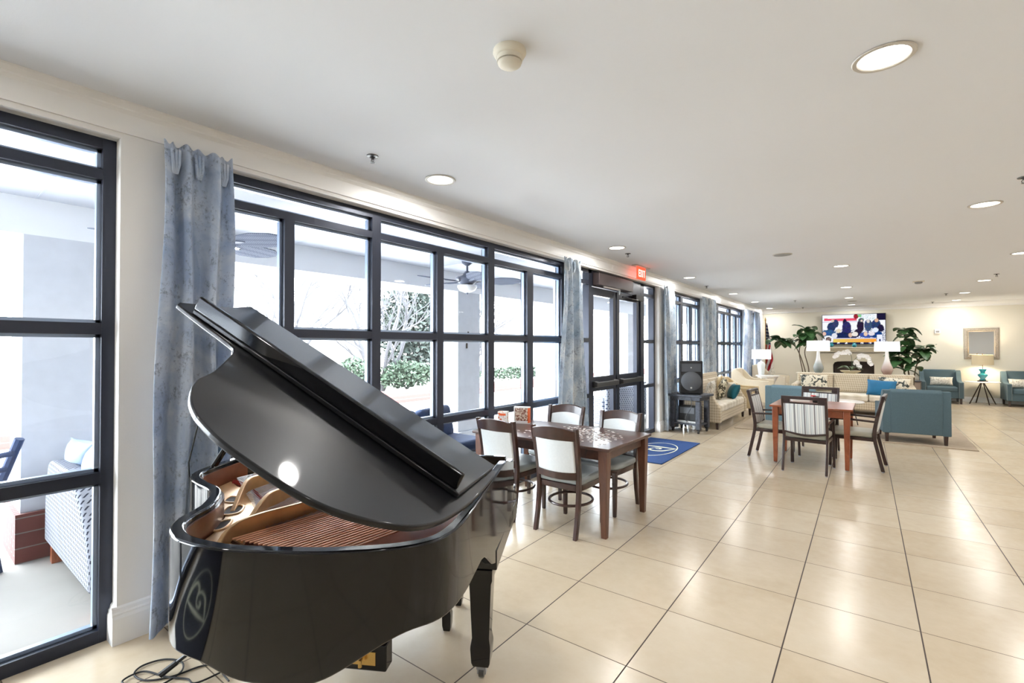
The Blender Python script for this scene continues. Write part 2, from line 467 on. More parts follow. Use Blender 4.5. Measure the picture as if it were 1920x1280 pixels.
# ------------------------------------------------------------------ camera, world, light
cam = bpy.data.objects.new('camera', bpy.data.cameras.new('camera')); COL.objects.link(cam)
cam.location = (0, 0, 1.57); cam.rotation_euler = (PI / 2 + .011595, 0, .65433)
cam.data.lens = 894.03 / 1920 * 36; cam.data.sensor_width = 36; cam.data.clip_start = .02; cam.data.clip_end = 200
S.camera = cam
wd = bpy.data.worlds.new('sky'); S.world = wd; wd.use_nodes = True
bg = wd.node_tree.nodes['Background']; bg.inputs[0].default_value = (.87, .935, 1.0, 1); bg.inputs[1].default_value = 19.0
S.view_settings.view_transform = 'Standard'; S.view_settings.look = 'None'; S.view_settings.gamma = 1.0
S.view_settings.use_curve_mapping = False; S.view_settings.exposure = 0.5
S.cycles.use_denoising = True; S.cycles.max_bounces = 8; S.cycles.diffuse_bounces = 4; S.cycles.glossy_bounces = 4
S.cycles.transparent_max_bounces = 12; S.cycles.sample_clamp_indirect = 6.0; S.cycles.caustics_reflective = False; S.cycles.caustics_refractive = False
sun = bpy.data.objects.new('sun', bpy.data.lights.new('sun', 'SUN')); COL.objects.link(sun)
sun.data.energy = 12.0; sun.data.angle = rad(2); sun.data.color = (1, .96, .9)
sun.rotation_euler = Euler((rad(48), 0, rad(42)))   # from behind the building, lands on the garden

# ------------------------------------------------------------------ the room
CEIL = 2.88; WX = -3.21; WO = -3.46; YB = 18.8; XR = 6.6; YN = -3.6
struct(MB().b2(WO - .02, XR + .2, YN - .2, YB + .2, -.12, 0).build('floor', M['floor']))
struct(MB().b2(WO, XR + .2, YN - .2, YB + .2, CEIL, CEIL + .14).build('ceiling', M['ceiling']))
struct(MB().b2(WO, XR + .2, YB, YB + .2, 0, CEIL).build('wall_back', M['backwall']))
struct(MB().b2(XR, XR + .2, YN, YB, 0, CEIL).build('wall_right', M['wall']))
struct(MB().b2(WO, XR + .2, YN - .2, YN, 0, CEIL).build('wall_near', M['wall']))
HEAD = 2.69
openings = [(-1.9, .742), (1.25, 5.42), (5.72, 8.66), (9.25, 11.5), (12.32, 15.85), (16.75, 17.56)]
wl_ = MB(); y0 = YN
for a, b in openings:
    wl_.b2(WO, WX, y0, a, 0, HEAD); y0 = b
wl_.b2(WO, WX, y0, YB, 0, HEAD); wl_.b2(WO, WX, YN, YB, HEAD, CEIL)
struct(wl_.build('wall_left', M['wall'], smooth=False))
# crown board along the window wall and the back wall
cp = [(0, 0), (.012, 0), (.016, .03), (.02, .1), (.034, .118), (.034, .128), (.05, .15), (.05, .162), (0, .162)]
struct(MB().prism(cp, YN, YB, lambda u, v, t: (WX + u, t, CEIL - .162 + v)).build('trim_1', M['white_trim'], smooth=False))
cp2 = [(0, 0), (.02, .01), (.03, .05), (.09, .11), (.1, .13), (.1, .15), (0, .15)]
struct(MB().prism(cp2, WX, XR, lambda u, v, t: (t, YB - u, CEIL - .15 + v)).build('trim_2', M['white_trim'], smooth=False))
# baseboards on the piers
bp = [(0, 0), (.022, 0), (.022, .135), (.017, .15), (.017, .16), (.012, .168), (.008, .185), (0, .195)]
y0 = YN; k = 0
piers = []
for a, b in openings + [(YB, YB)]:
    if a - y0 > .1: piers.append((y0, a))
    y0 = b
bb = MB()
for a, b in piers:
    bb.prism(bp, a - (.0 if a == YN else .022), b + (.0 if b == YB else .022), lambda u, v, t: (WX + u, t, v))
    if b != YB: bb.prism(bp, WO + .12, WX + .005, lambda u, v, t, b=b: (t, b + u, v))
    if a != YN: bb.prism(bp, WO + .12, WX + .005, lambda u, v, t, a=a: (t, a - u, v))
struct(bb.build('baseboard_left', M['white_trim'], smooth=False))
struct(MB().prism(bp, WX, XR, lambda u, v, t: (t, YB - u, v * .75)).build('baseboard_back', M['white_trim'], smooth=False))

# windows: dark metal frames with beads and panes
FX = -3.29; FD = .10
def window(n, y0, y1, full, half, head=HEAD):
    """full mullions cut the whole height, half ones start under the top light"""
    m = MB(); bead = MB(); pane = MB()
    def vert(yc, wd, z0, z1): m.b2(FX - FD, FX, yc - wd / 2, yc + wd / 2, z0, z1)
    def hor(a, b, z0, z1): m.b2(FX - FD, FX - .001, a, b, z0, z1)
    hor(y0, y1, head - .055, head); hor(y0, y1, 0, .066); vert(y0 + .03, .06, 0, head); vert(y1 - .028, .056, 0, head)
    T = [(2.468, 2.522), (1.638, 1.698), (.842, .902)]
    for a, b in T: hor(y0 + .03, y1 - .03, a, b)
    for y, wd in full: vert(y, wd, 0, head)
    for y, wd in half: vert(y, wd, 0, T[0][0] + .01)
    ys = sorted([(y0 + .06, 'e')] + [(y, wd) for y, wd in full] + [(y, wd) for y, wd in half] + [(y1 - .056, 'e')], key=lambda q: q[0])
    def cells(lst, z0, z1):
        for (a, wa), (b, wb) in zip(lst[:-1], lst[1:]):
            l = a if wa == 'e' else a + wa / 2; r = b if wb == 'e' else b - wb / 2
            bx0, bx1 = FX - .075, FX - .04; t = .018
            bead.b2(bx0, bx1, l, l + t, z0, z1); bead.b2(bx0, bx1, r - t, r, z0, z1)
            bead.b2(bx0, bx1, l, r, z0, z0 + t); bead.b2(bx0, bx1, l, r, z1 - t, z1)
            pane.b2(FX - .06, FX - .056, l + .004, r - .004, z0 + .004, z1 - .004)
    ys_top = [q for q in ys if q[1] == 'e' or q in full]
    cells(ys_top, T[0][1], head - .055)
    for z0, z1 in ((T[1][1], T[0][0]), (T[2][1], T[1][0]), (.066, T[2][0])): cells(ys, z0, z1)
    o = struct(m.build('window_%d' % n, M['frame'], smooth=False))
    bead.build('glazing_bead', M['bead'], o, smooth=False)
    pane.build('pane', M['glass'], o, smooth=False)
window(1, -1.9, .742, [(-.62, .08)], [])
window(2, 1.25, 5.42, [(2.447, .085), (3.927, .1)], [(1.71, .07), (3.175, .084), (4.65, .12)])
window(3, 9.25, 11.5, [(10.2, .13)], [(9.72, .09), (10.87, .1)])
window(4, 12.32, 15.85, [(13.07, .12), (14.43, .12)], [(13.78, .1), (15.14, .1), (12.7, .09)])
window(5, 16.75, 17.56, [], [])

# double entrance door with sidelights
d = MB(); yA, yB = 5.72, 8.66
def fr(a, b, z0, z1, x0=FX - FD, x1=FX): d.b2(x0, x1, a, b, z0, z1)
fr(yA, yB, HEAD - .05, HEAD); fr(yA, yA + .06, 0, HEAD); fr(yB - .07, yB, 0, HEAD)
fr(6.10, 6.19, 0, HEAD); fr(7.99, 8.14, 0, HEAD)
for a, b in ((yA, 6.12), (8.12, yB)):
    fr(a, b, 0, .07); fr(a, b, 2.468, 2.525, x1=FX - .001); fr(a, b, 1.638, 1.698, x1=FX - .001); fr(a, b, .842, .9, x1=FX - .001)
fr(6.15, 8.05, 2.46, HEAD - .02, x1=FX - .002)
door = struct(d.build('door_1', M['frame'], smooth=False))
p = MB()
p.b2(FX - .06, FX - .056, yA + .05, 6.12, .06, HEAD - .05); p.b2(FX - .06, FX - .056, 8.13, yB - .06, .06, HEAD - .05)
p.build('sidelight_pane', M['glass'], door, smooth=False)
for s, (a, b) in (('l', (6.19, 7.03)), ('r', (7.075, 7.99))):
    m = MB(); st = .09
    m.b2(FX - .085, FX - .02, a, a + st, .01, 2.45); m.b2(FX - .085, FX - .02, b - st - (.04 if s == 'r' else 0), b, .01, 2.45)
    m.b2(FX - .084, FX - .021, a, b, .01, .27); m.b2(FX - .084, FX - .021, a, b, .915, 1.13); m.b2(FX - .084, FX - .021, a, b, 2.335, 2.45)
    leaf = m.build('door_leaf', M['frame'], door, smooth=False)
    MB().b2(FX - .055, FX - .05, a + .08, b - .08, .26, 2.34).build('door_pane', M['glass'], leaf, smooth=False)
    pb = MB(); pb.b2(FX + .02, FX + .065, a + .05, b - .05, .985, 1.055); pb.b2(FX - .02, FX + .03, a + .05, a + .17, .975, 1.065); pb.b2(FX - .02, FX + .03, b - .17, b - .05, .975, 1.065)
    pb.build('push_bar', M['chrome'], leaf, bevel=.008, smooth=False)
MB().b2(FX - .002, FX + .11, 6.22, 7.42, 2.47, 2.65).build('door_operator', M['door_box'], door, bevel=.008)
cl = MB().b2(FX, FX + .08, 7.62, 7.95, 2.36, 2.45); cl.tube([(FX + .07, 7.7, 2.36), (FX + .12, 7.45, 2.345), (FX + .02, 7.2, 2.38)], .012)
cl.build('door_closer', M['black'], door)
am = MB().tube([(FX + .08, 6.4, 2.46), (FX + .2, 6.7, 2.43), (FX + .03, 7.05, 2.41)], .014); am.build('operator_arm', M['silver'], door)

# ------------------------------------------------------------------ grand piano  (local x = across, from bass to treble; local y = towards the tail)
PB = Vector((-1.552, 1.968, 0)); PR = rad(-150.1)
piano = thing('grand_piano', 'glossy black grand piano with its lid propped open, by the curtain in the foreground', 'piano', PB, PR)
raw = [(0, -.33), (0, -.15), (0, 0), (.004, .3), (.01, .654), (.02, .88), (.06, 1.02), (.163, 1.1), (.322, 1.152), (.44, 1.172), (.602, 1.182), (.71, 1.178),
       (.829, 1.15), (.908, 1.112), (.985, 1.04), (1.025, .954), (1.055, .823), (1.151, .666), (1.299, .567), (1.40, .49), (1.455, .40), (1.475, .28), (1.478, .1), (1.478, -.15), (1.478, -.33)]
outl = [tuple(p) for p in cat(raw, 6)]
inn = [tuple(p) for p in offset2(outl, .042)]
inn[0] = (.042, -.33); inn[-1] = (1.436, -.33)
def sst(a, b, x):
    x = max(0, min(1, (x - a) / (b - a))); return x * x * (3 - 2 * x)
def zbot(t, s):
    if s < .8:
        return .56 + .155 * sst(.25, .6, s) if t < .7 else .56 + .06 * sst(.2, .5, s)
    if t < .12: return .715
    if t < .45: return .715 - .135 * sst(.1, .44, t)
    return .58 + .04 * sst(.58, .78, t)
def ztop(s): return .97 - .06 * sst(.02, -.3, s) if s < .02 else .97
rg = []
for (a, b), (c, e) in zip(outl, inn):
    zt = ztop(b); zb = zbot(a, b)
    rg.append([(a, b, zb), (a, b, zt), (c, e, zt), (c, e, zb)])
MB().rings(rg).build('case', M['piano'], piano, bevel=.007, seg=3, ang=30)
in2 = [tuple(p) for p in offset2(outl, .0425)]; in3 = [tuple(p) for p in offset2(outl, .052)]
sel = [i for i, p in enumerate(outl) if p[1] > .02]
MB().rings([[(*in2[i], .74), (*in2[i], .948), (*in3[i], .948), (*in3[i], .74)] for i in sel]).build('inner_rim', M['piano_in'], piano, ang=30)
bd = [in3[i] for i in sel]
MB().prism(bd, .80, .812).build('soundboard', M['soundboard'], piano)
# cast plate with struts
pl = [(.74, 1.105), (.85, 1.075), (.925, 1.01), (.965, .93), (.995, .81), (1.09, .645), (1.25, .52), (1.36, .44), (1.40, .36), (1.418, .2), (1.32, .28), (1.2, .34), (1.045, .52), (.90, .72), (.80, .95)]
plate = MB().prism(pl, .85, .872).build('cast_plate', M['plate'], piano, bevel=.004)
for path, zs in (([(1.083, .62), (1.188, .392), (1.179, .267), (1.17, -.05)], (.875, .935, .94, .94)), ([(.885, .83), (.947, .596), (.94, .455), (.93, 0)], (.875, .935, .94, .94)),
                 ([(.835, 1.04), (.865, .868), (.727, .61), (.50, .15)], (.875, .93, .935, .935))):
    pts = [Vector((*p, z)) for p, z in zip(path, zs)]
    pts = cat(pts, 5); R = []
    for i, p in enumerate(pts):
        q = (pts[min(i + 1, len(pts) - 1)] - pts[max(i - 1, 0)]); q.z = 0; q.normalize(); nn = Vector((-q.y, q.x, 0)) * .011
        lo = Vector((p.x, p.y, .85))
        R.append([lo - nn, lo + nn, p + nn * .8, p - nn * .8])
    MB().rings(R).build('strut', M['plate'], plate, bevel=.003)
for hole in ([(1.215, .505), (1.225, .44), (1.165, .46), (1.155, .52)], [(1.09, .665), (1.135, .575), (1.08, .555), (1.04, .64)], [(1.0, .825), (1.04, .75), (1.01, .715), (.975, .80)]):
    hp = cat(hole, 5, True)
    MB().prism([tuple(p) for p in hp], .872, .8735).build('dark_hole_patch', M['firebox'], plate)  # dark sheet laid on the solid plate, painting the shade of a hole
    MB().tube([(p.x, p.y, .873) for p in hp], .005, 6, True).build('opening_rim', M['plate'], plate)
pins = MB()
for row in range(2):
    for k in range(38):
        t = k / 37; a = Vector((1.39 - .36 * t - .012 * row, .215 + .27 * t ** 1.25 + .022 * row, .872))
        pins.lathe([(.0035, 0), (.0035, .01), (.002, .012)], a, 6)
o = pins.build('hitch_pins', M['felt'], plate); o['kind'] = 'stuff'
# strings
dv = Vector((-.15, -.237)).normalized()
for k in range(21):
    f = k / 20; st = Vector((.845, .925)).lerp(Vector((.44, 1.02)), f); L = 0.9
    if st.x + dv.x * L < .07: L = (st.x - .07) / -dv.x
    e = st + dv * L
    MB().tube([(st.x, st.y, .888), (e.x, e.y, .892)], .0033, 6).build('bass_string', M['copper'], piano)
ts = MB()
for k in range(70):
    t = .70 + .70 * k / 69; s1 = .80 - .62 * max(0, (t - .8) / .6)
    ts.tube([(t, min(s1, .95), .882), (t - .1, -.1, .886)], .0011, 4)
o = ts.build('treble_strings', M['steel'], piano); o['kind'] = 'stuff'
bridge = MB().tube([(.86, .905, .86), (.72, .985, .862), (.48, 1.055, .86)], .016, 8).build('bass_bridge', M['dark_wood'], piano)
# lid
TH = rad(28.5); ct, sn = math.cos(TH), math.sin(TH); ZH = .99
LM = lambda u, s, w: (u * ct - w * sn, s, ZH + u * sn + w * ct)
lc = [(.0, .285), (.001, .424), (.015, .688), (.036, .859), (.069, 1.018), (.118, 1.127), (.185, 1.198), (.254, 1.249), (.327, 1.284), (.407, 1.301), (.502, 1.302), (.584, 1.297), (.674, 1.288),
      (.751, 1.267), (.83, 1.232), (.908, 1.169), (.989, 1.066), (1.04, .932), (1.146, .733), (1.19, .665), (1.247, .627), (1.44, .582), (1.627, .534)]
lid_poly = [tuple(p) for p in cat(lc, 4)] + [(1.65, .5), (1.667, .02)]
lid = MB().prism(lid_poly, -.022, 0, LM).build('lid', M['piano_lid'], piano, bevel=.006, seg=3, ang=30)
fl_poly = [(.02, .285), (.07, .80), (1.53, .548), (1.655, .02)]
flap = MB().prism(fl_poly, .002, .022, LM).build('front_flap', M['piano_lid'], lid, bevel=.004)
a = Vector((1.535, .548)); b = Vector((.088, .79)); q = (b - a).normalized(); nn = Vector((-q.y, q.x))
if nn.y > 0: nn = -nn
lp = [a, b, b + nn * .024, a + nn * .024]
MB().prism([tuple(v) for v in lp], .02, .088, LM).build('lid_lip', M['piano'], flap, bevel=.009, seg=3)
MB().prism([(.05 + .019 * math.cos(k * PI / 10), .405 + .021 * math.sin(k * PI / 10)) for k in range(20)], 0, .0015, LM).build('brass_disc', M['brass'], lid)
# prop stick
p0 = Vector((1.452, .287, .955)); p1 = Vector(LM(1.26, .17, -.03)); dd = (p1 - p0).normalized(); sd = dd.cross(Vector((0, 1, 0))).normalized() * .009; s2 = Vector((0, .015, 0))
MB().rings([[p - sd - s2, p + sd - s2, p + sd + s2, p - sd + s2] for p in (p0, p1)]).build('prop_stick', M['piano'], piano, bevel=.003)
# keyboard end
MB().b2(.0, 1.478, -.50, .28, .53, .625).build('keybed', M['piano'], piano, bevel=.006)
MB().b2(.02, 1.458, -.50, -.47, .60, .675).build('key_slip', M['piano'], piano, bevel=.006)
for x in (.0, 1.378): MB().b2(x, x + .1, -.48, -.33, .625, .72).build('cheek_block', M['piano'], piano, bevel=.01)
MB().b2(.042, 1.436, -.31, -.285, .63, .93).build('fallboard', M['piano'], piano, bevel=.005)
kw = 1.27 / 52
for k in range(52): MB().b2(.102 + k * kw + .0006, .102 + (k + 1) * kw - .0006, -.465, -.315, .66, .69).build('white_key', M['ivory'], piano, smooth=False)
for k in range(51):
    if k % 7 in (0, 2, 3, 5, 6): MB().b2(.102 + (k + 1) * kw - .0055, .102 + (k + 1) * kw + .0055, -.41, -.315, .69, .702).build('black_key', M['black'], piano, smooth=False)
MB().b2(.042, 1.436, -.1, .0, .84, .86).build('pin_block', M['plate'], piano)
def piano_leg(t, s, zt):
    m = MB(); prof = [(zt, .118), (zt - .05, .118), (zt - .07, .104), (.20, .082), (.165, .094), (.15, .096), (.085, .088), (.064, .074)]
    m.rings([[(t - w / 2, s - w / 2, z), (t + w / 2, s - w / 2, z), (t + w / 2, s + w / 2, z), (t - w / 2, s + w / 2, z)] for z, w in prof])
    lg = m.build('leg', M['piano'], piano, bevel=.003)
    c = MB(); c.box((t, s, .055), (.045, .05, .02)); c.box((t - .018, s, .038), (.006, .03, .04)); c.box((t + .018, s, .038), (.006, .03, .04))
    ca = c.build('caster', M['steel'], lg)
    w = MB(); w.rings([[(t - .012 + .024 * j, s + .026 * math.cos(2 * PI * k / 16), .026 + .026 * math.sin(2 * PI * k / 16)) for k in range(16)] for j in (0, 1)])
    w.build('caster_wheel', M['chrome'], lg)
piano_leg(.081, .223, .53); piano_leg(1.395, .223, .53); piano_leg(.62, .92, .64)
ly = MB(); ly.b2(.50, .88, .29, .37, .075, .20)
lyre = ly.build('pedal_lyre', M['piano'], piano, bevel=.008)
for t in (.585, .795): MB().tube([(t, .33, .19), (t, .33, .56)], .016, 10).build('lyre_post', M['piano'], lyre)
MB().b2(.55, .66, .37, .374, .105, .165).build('lyre_plate', M['brass'], lyre)
for t in (.61, .69, .77):
    MB().tube([(t, .37, .15), (t, .405, .14), (t, .405, .115)], .009, 8).build('pedal_lever', M['brass'], lyre)
    MB().tube([(t, .29, .13), (t, .17, .10), (t, .12, .095)], [.008, .012, .014], 8).build('pedal', M['brass'], lyre)

def P2W(t, s, z=0):
    c, n = math.cos(PR), math.sin(PR)
    return Vector((PB.x + t * c - s * n, PB.y + t * n + s * c, z))
bench = thing('piano_bench', 'black piano bench with spade feet pushed in behind the grand piano', 'bench', P2W(.70, -.255), PR)
MB().box((0, 0, .455), (.80, .34, .05)).build('seat', M['black'], bench, bevel=.015, seg=3)
MB().box((0, 0, .40), (.76, .30, .07)).build('apron', M['piano'], bench, bevel=.004)
for x in (-.355, .355):
    for y in (-.125, .135):
        m = MB(); pr = [(.43, .055), (.36, .05), (.115, .04), (.09, .05), (.03, .048), (0, .038)]
        m.rings([[(x - w / 2, y - w / 2, z), (x + w / 2, y - w / 2, z), (x + w / 2, y + w / 2, z), (x - w / 2, y + w / 2, z)] for z, w in pr])
        m.build('leg', M['piano'], bench, bevel=.003)

# microphone stand half hidden under the piano and its cable
hub = P2W(1.22, .22, .30); foot = P2W(1.594, .435, .012)
stand = thing('microphone_stand', 'black tripod stand leg with rubber foot poking out under the grand piano', 'stand', (hub.x, hub.y, 0))
hv = Vector((0, 0, hub.z))
for v in (foot, P2W(1.0, .34, .012), P2W(1.2, -.12, .012)):
    e = Vector((v.x - hub.x, v.y - hub.y, v.z)); k = hv.lerp(e, .88)
    lg = MB().tube([hv, k], .0095, 8).build('leg', M['black'], stand)
    MB().tube([hv.lerp(e, .85), e], [.013, .015], 8).build('rubber_foot', M['rubber'], lg)
MB().tube([(0, 0, .22), (0, 0, .5)], .013, 10).build('pole', M['black'], stand)
MB().tube([(0, 0, .27), (0, 0, .33)], .03, 12).build('collar', M['black'], stand)
cp_ = [(1.25, .42), (1.39, .335), (1.46, .345), (1.54, .43), (1.64, .47), (1.73, .44), (1.745, .38), (1.68, .325), (1.58, .33), (1.52, .40), (1.55, .50), (1.66, .52), (1.74, .49), (1.70, .42), (1.56, .44), (1.45, .44), (1.38, .455), (1.28, .30)]
cb = MB().tube([P2W(t, s, .0045 + .006 * i / 140) for i, (t, s) in enumerate(tuple(q) for q in cat(cp_, 8))], .0042, 7)
tag(cb.build('cable', M['rubber']), 'thin black cable looped on the tiles beneath the tail of the grand piano', 'cable')
wr = MB().tube([P2W(1.50, .33, 1.18), P2W(1.53, .35, 1.0), P2W(1.56, .3, .7), P2W(1.60, .3, .3), P2W(1.6, .2, .01)], .004, 6)
tag(wr.build('hanging_cable', M['rubber']), 'thin black wire hanging in front of the curtain behind the piano rim', 'cable')

# ------------------------------------------------------------------ dark dining table, four chairs, jigsaw
tb = thing('dining_table', 'dark brown rectangular dining table covered with loose jigsaw pieces', 'table', (-2.465, 3.985, 0))
TL, TW, TZ = 1.48, .92, .745
MB().box((0, 0, TZ - .0135), (TL, TW, .027)).build('table_top', M['table_wood'], tb, bevel=.006, seg=3)
ap = MB()
for sx, sy, l, w_ in ((0, -.385, 1.26, .022), (0, .385, 1.26, .022), (-.665, 0, .022, .72), (.665, 0, .022, .72)): ap.box((sx, sy, TZ - .072), (l, w_, .09))
ap.build('apron', M['table_wood'], tb, bevel=.003)
for sx in (-1, 1):
    for sy in (-1, 1):
        x, y = sx * .675, sy * .40
        m = MB(); m.rings([[(x - w / 2, y - w / 2, z), (x + w / 2, y - w / 2, z), (x + w / 2, y + w / 2, z), (x - w / 2, y + w / 2, z)] for z, w in ((TZ - .026, .078), (TZ - .14, .078), (0, .046))])
        m.build('leg', M['table_leg'], tb, bevel=.004)

def dining_chair():
    c = thing('dining_chair', 'x', 'chair')
    W = .205
    for sx in (-1, 1):
        m = MB()
        pts = cat([(sx * .195, -.275, 0), (sx * .195, -.235, .2), (sx * .195, -.215, .42), (sx * .20, -.235, .62), (sx * .212, -.295, .905)], 5)
        m.bar(pts, [.034 + .004 * i / len(pts) for i in range(len(pts))], [.04] * len(pts)); m.build('rear_post', M['dark_wood'], c, bevel=.005)
        m = MB().bar([(sx * .19, .205, .41), (sx * .19, .21, 0)], [.042, .03], [.042, .03]); m.build('front_leg', M['dark_wood'], c, bevel=.005)
    def back(x, z):   # front surface of the back at x, z
        k = (z - .42) / .485
        return -.205 - .085 * max(0, k) ** 1.4 - .035 * (1 - (x / W) ** 2)
    def sheet(z0, z1, x0, x1, th, arch=0, off=0, archb=0):
        top = lambda x: z1 + arch * (1 - (x / W) ** 2)
        bot = lambda x: z0 - archb * (1 - (x / W) ** 2)
        def g(o):
            def f(u, v):
                x = x0 + (x1 - x0) * u; z = bot(x) + (top(x) - bot(x)) * v
                return (x, back(x, z) + o, z)
            return f
        return MB().slab(10, 6, g(off), g(off - th))
    sheet(.80, .885, -.212, .212, .03, .03).build('top_rail', M['dark_wood'], c, bevel=.006)
    sheet(.535, .802, -.183, .183, .034, .028, .008, .014).build('back_panel', M['back_white'], c, bevel=.01)
    sheet(.475, .54, -.19, .19, .026, -.012, 0, .01).build('lower_rail', M['dark_wood'], c, bevel=.005)
    def seat_out(g):
        return [(-.20 - g, -.20), (-.215 - g, .0), (-.205 - g, .17), (-.15, .235 + g), (0, .25 + g), (.15, .235 + g), (.205 + g, .17), (.215 + g, 0), (.20 + g, -.20), (.1, -.225), (-.1, -.225)]
    MB().prism([tuple(p) for p in cat(seat_out(-.005), 4, True)], .375, .425).build('seat_frame', M['dark_wood'], c, bevel=.006)
    MB().prism([tuple(p) for p in cat(seat_out(.008), 4, True)], .425, .485).build('seat', M['seat_grey'], c, bevel=.024, seg=4)
    hoop = [(.185 * math.cos(k * 2 * PI / 28), -.012 + .205 * math.sin(k * 2 * PI / 28), .235) for k in range(28)]
    MB().tube(hoop, .012, 8, True).build('hoop_stretcher', M['dark_wood'], c)
    return c
G1 = 'dark chairs around the jigsaw table'
dc = dining_chair(); dc['group'] = G1
dc.location = (-2.155, 3.675, 0); dc['label'] = 'dark dining chair with its back to us at the right of the jigsaw table'
again(dc, 'dark dining chair with its back to us, nearest the piano, by the jigsaw table', (-2.79, 3.69, 0), rad(-2))
again(dc, 'dark dining chair facing us across the jigsaw table, on its right, before the glass doors', (-2.12, 4.30, 0), PI - rad(2))
again(dc, 'dark dining chair facing us across the jigsaw table, on its left, before the curtain', (-2.80, 4.40, 0), PI + rad(3))

def jig(k):
    rnd = random.Random(k); s = .0095; pts = []
    for side in range(4):
        a = side * PI / 2; kn = rnd.choice((-1, 1)) * .45
        for u, w in ((-1, 0), (-.35, 0), (-.3, kn), (0, kn * 1.7), (.3, kn), (.35, 0)):
            x, y = u, -1 - w * .6
            pts.append((s * (x * math.cos(a) - y * math.sin(a)), s * (x * math.sin(a) + y * math.cos(a))))
    return pts
protos = []
rnd = random.Random(3)
for k in range(6):
    o = MB().prism(jig(k), 0, .0022).build('jigsaw_piece', M['puzzle_w'] if k % 3 else M['puzzle_m'], smooth=False)
    tag(o, 'loose cardboard jigsaw piece lying on the dark dining table', 'jigsaw piece', 'loose jigsaw pieces on the dark table'); protos.append(o)
spots = []
def scatter(n, cx, cy, sx, sy):
    for _ in range(n * 40):
        if n <= 0: return
        x = rnd.gauss(cx, sx); y = rnd.gauss(cy, sy)
        if not (-3.15 < x < -1.79 and 3.58 < y < 4.40): continue
        if any((x - a) ** 2 + (y - b) ** 2 < .0225 ** 2 for a, b in spots): continue
        if (x + 3.03) ** 2 + (y - 4.05) ** 2 < .05: continue
        spots.append((x, y)); n -= 1
scatter(95, -2.05, 3.98, .10, .15); scatter(75, -2.34, 3.93, .12, .16); scatter(40, -2.36, 4.22, .13, .08); scatter(16, -2.72, 3.85, .10, .06); scatter(8, -2.95, 3.72, .05, .05)
for i, (x, y) in enumerate(spots):
    o = protos[i % 6] if i < 6 else protos[rnd.randrange(6)].copy()
    if i >= 6: COL.objects.link(o)
    o.location = (x, y, TZ + .0005); o.rotation_euler = (0, 0, rnd.random() * 6.28)
bx = thing('jigsaw_box', 'small white and orange jigsaw box standing at the end of the dark table', 'box', (-3.13, 3.93, TZ), rad(24))
MB().box((0, 0, .075), (.105, .07, .15)).build('carton', M['box_a'], bx, bevel=.002)
MB().box((0, -.0005, .12), (.07, .0705, .022)).build('orange_label', M['orange'], bx)
bx = thing('jigsaw_box', 'jigsaw box with a brown crowd photo standing upright on the dark table', 'box', (-3.06, 4.17, TZ), rad(22))
MB().box((0, 0, .09), (.175, .055, .18)).build('carton', M['white_trim'], bx, bevel=.002)
MB().box((.003, -.0005, .098), (.15, .0555, .135)).build('picture_panel', M['box_b'], bx)
MB().box((.078, -.001, .09), (.02, .0555, .16)).build('orange_edge', M['orange'], bx)

# ------------------------------------------------------------------ cherry card table, four striped armchairs
t2 = thing('card_table', 'square cherry wood card table with four striped armchairs', 'table', (-.716, 7.79, 0))
Z2 = .785
MB().box((0, 0, Z2 - .013), (.93, .97, .026)).build('table_top', M['cherry'], t2, bevel=.006, seg=3)
ap = MB()
for sx, sy, l, w_ in ((0, -.41, .78, .022), (0, .41, .78, .022), (-.39, 0, .022, .82), (.39, 0, .022, .82)): ap.box((sx, sy, Z2 - .076), (l, w_, .10))
ap.build('apron', M['cherry'], t2, bevel=.003)
for sx in (-1, 1):
    for sy in (-1, 1):
        x, y = sx * .40, sy * .42
        m = MB(); m.rings([[(x - w / 2, y - w / 2, z), (x + w / 2, y - w / 2, z), (x + w / 2, y + w / 2, z), (x - w / 2, y + w / 2, z)] for z, w in ((Z2 - .026, .07), (Z2 - .16, .07), (.012, .045))])
        lg = m.build('leg', M['cherry'], t2, bevel=.004)
        MB().lathe([(.014, 0), (.016, .012)], (x, y, 0), 10).build('glide', M['steel'], lg)
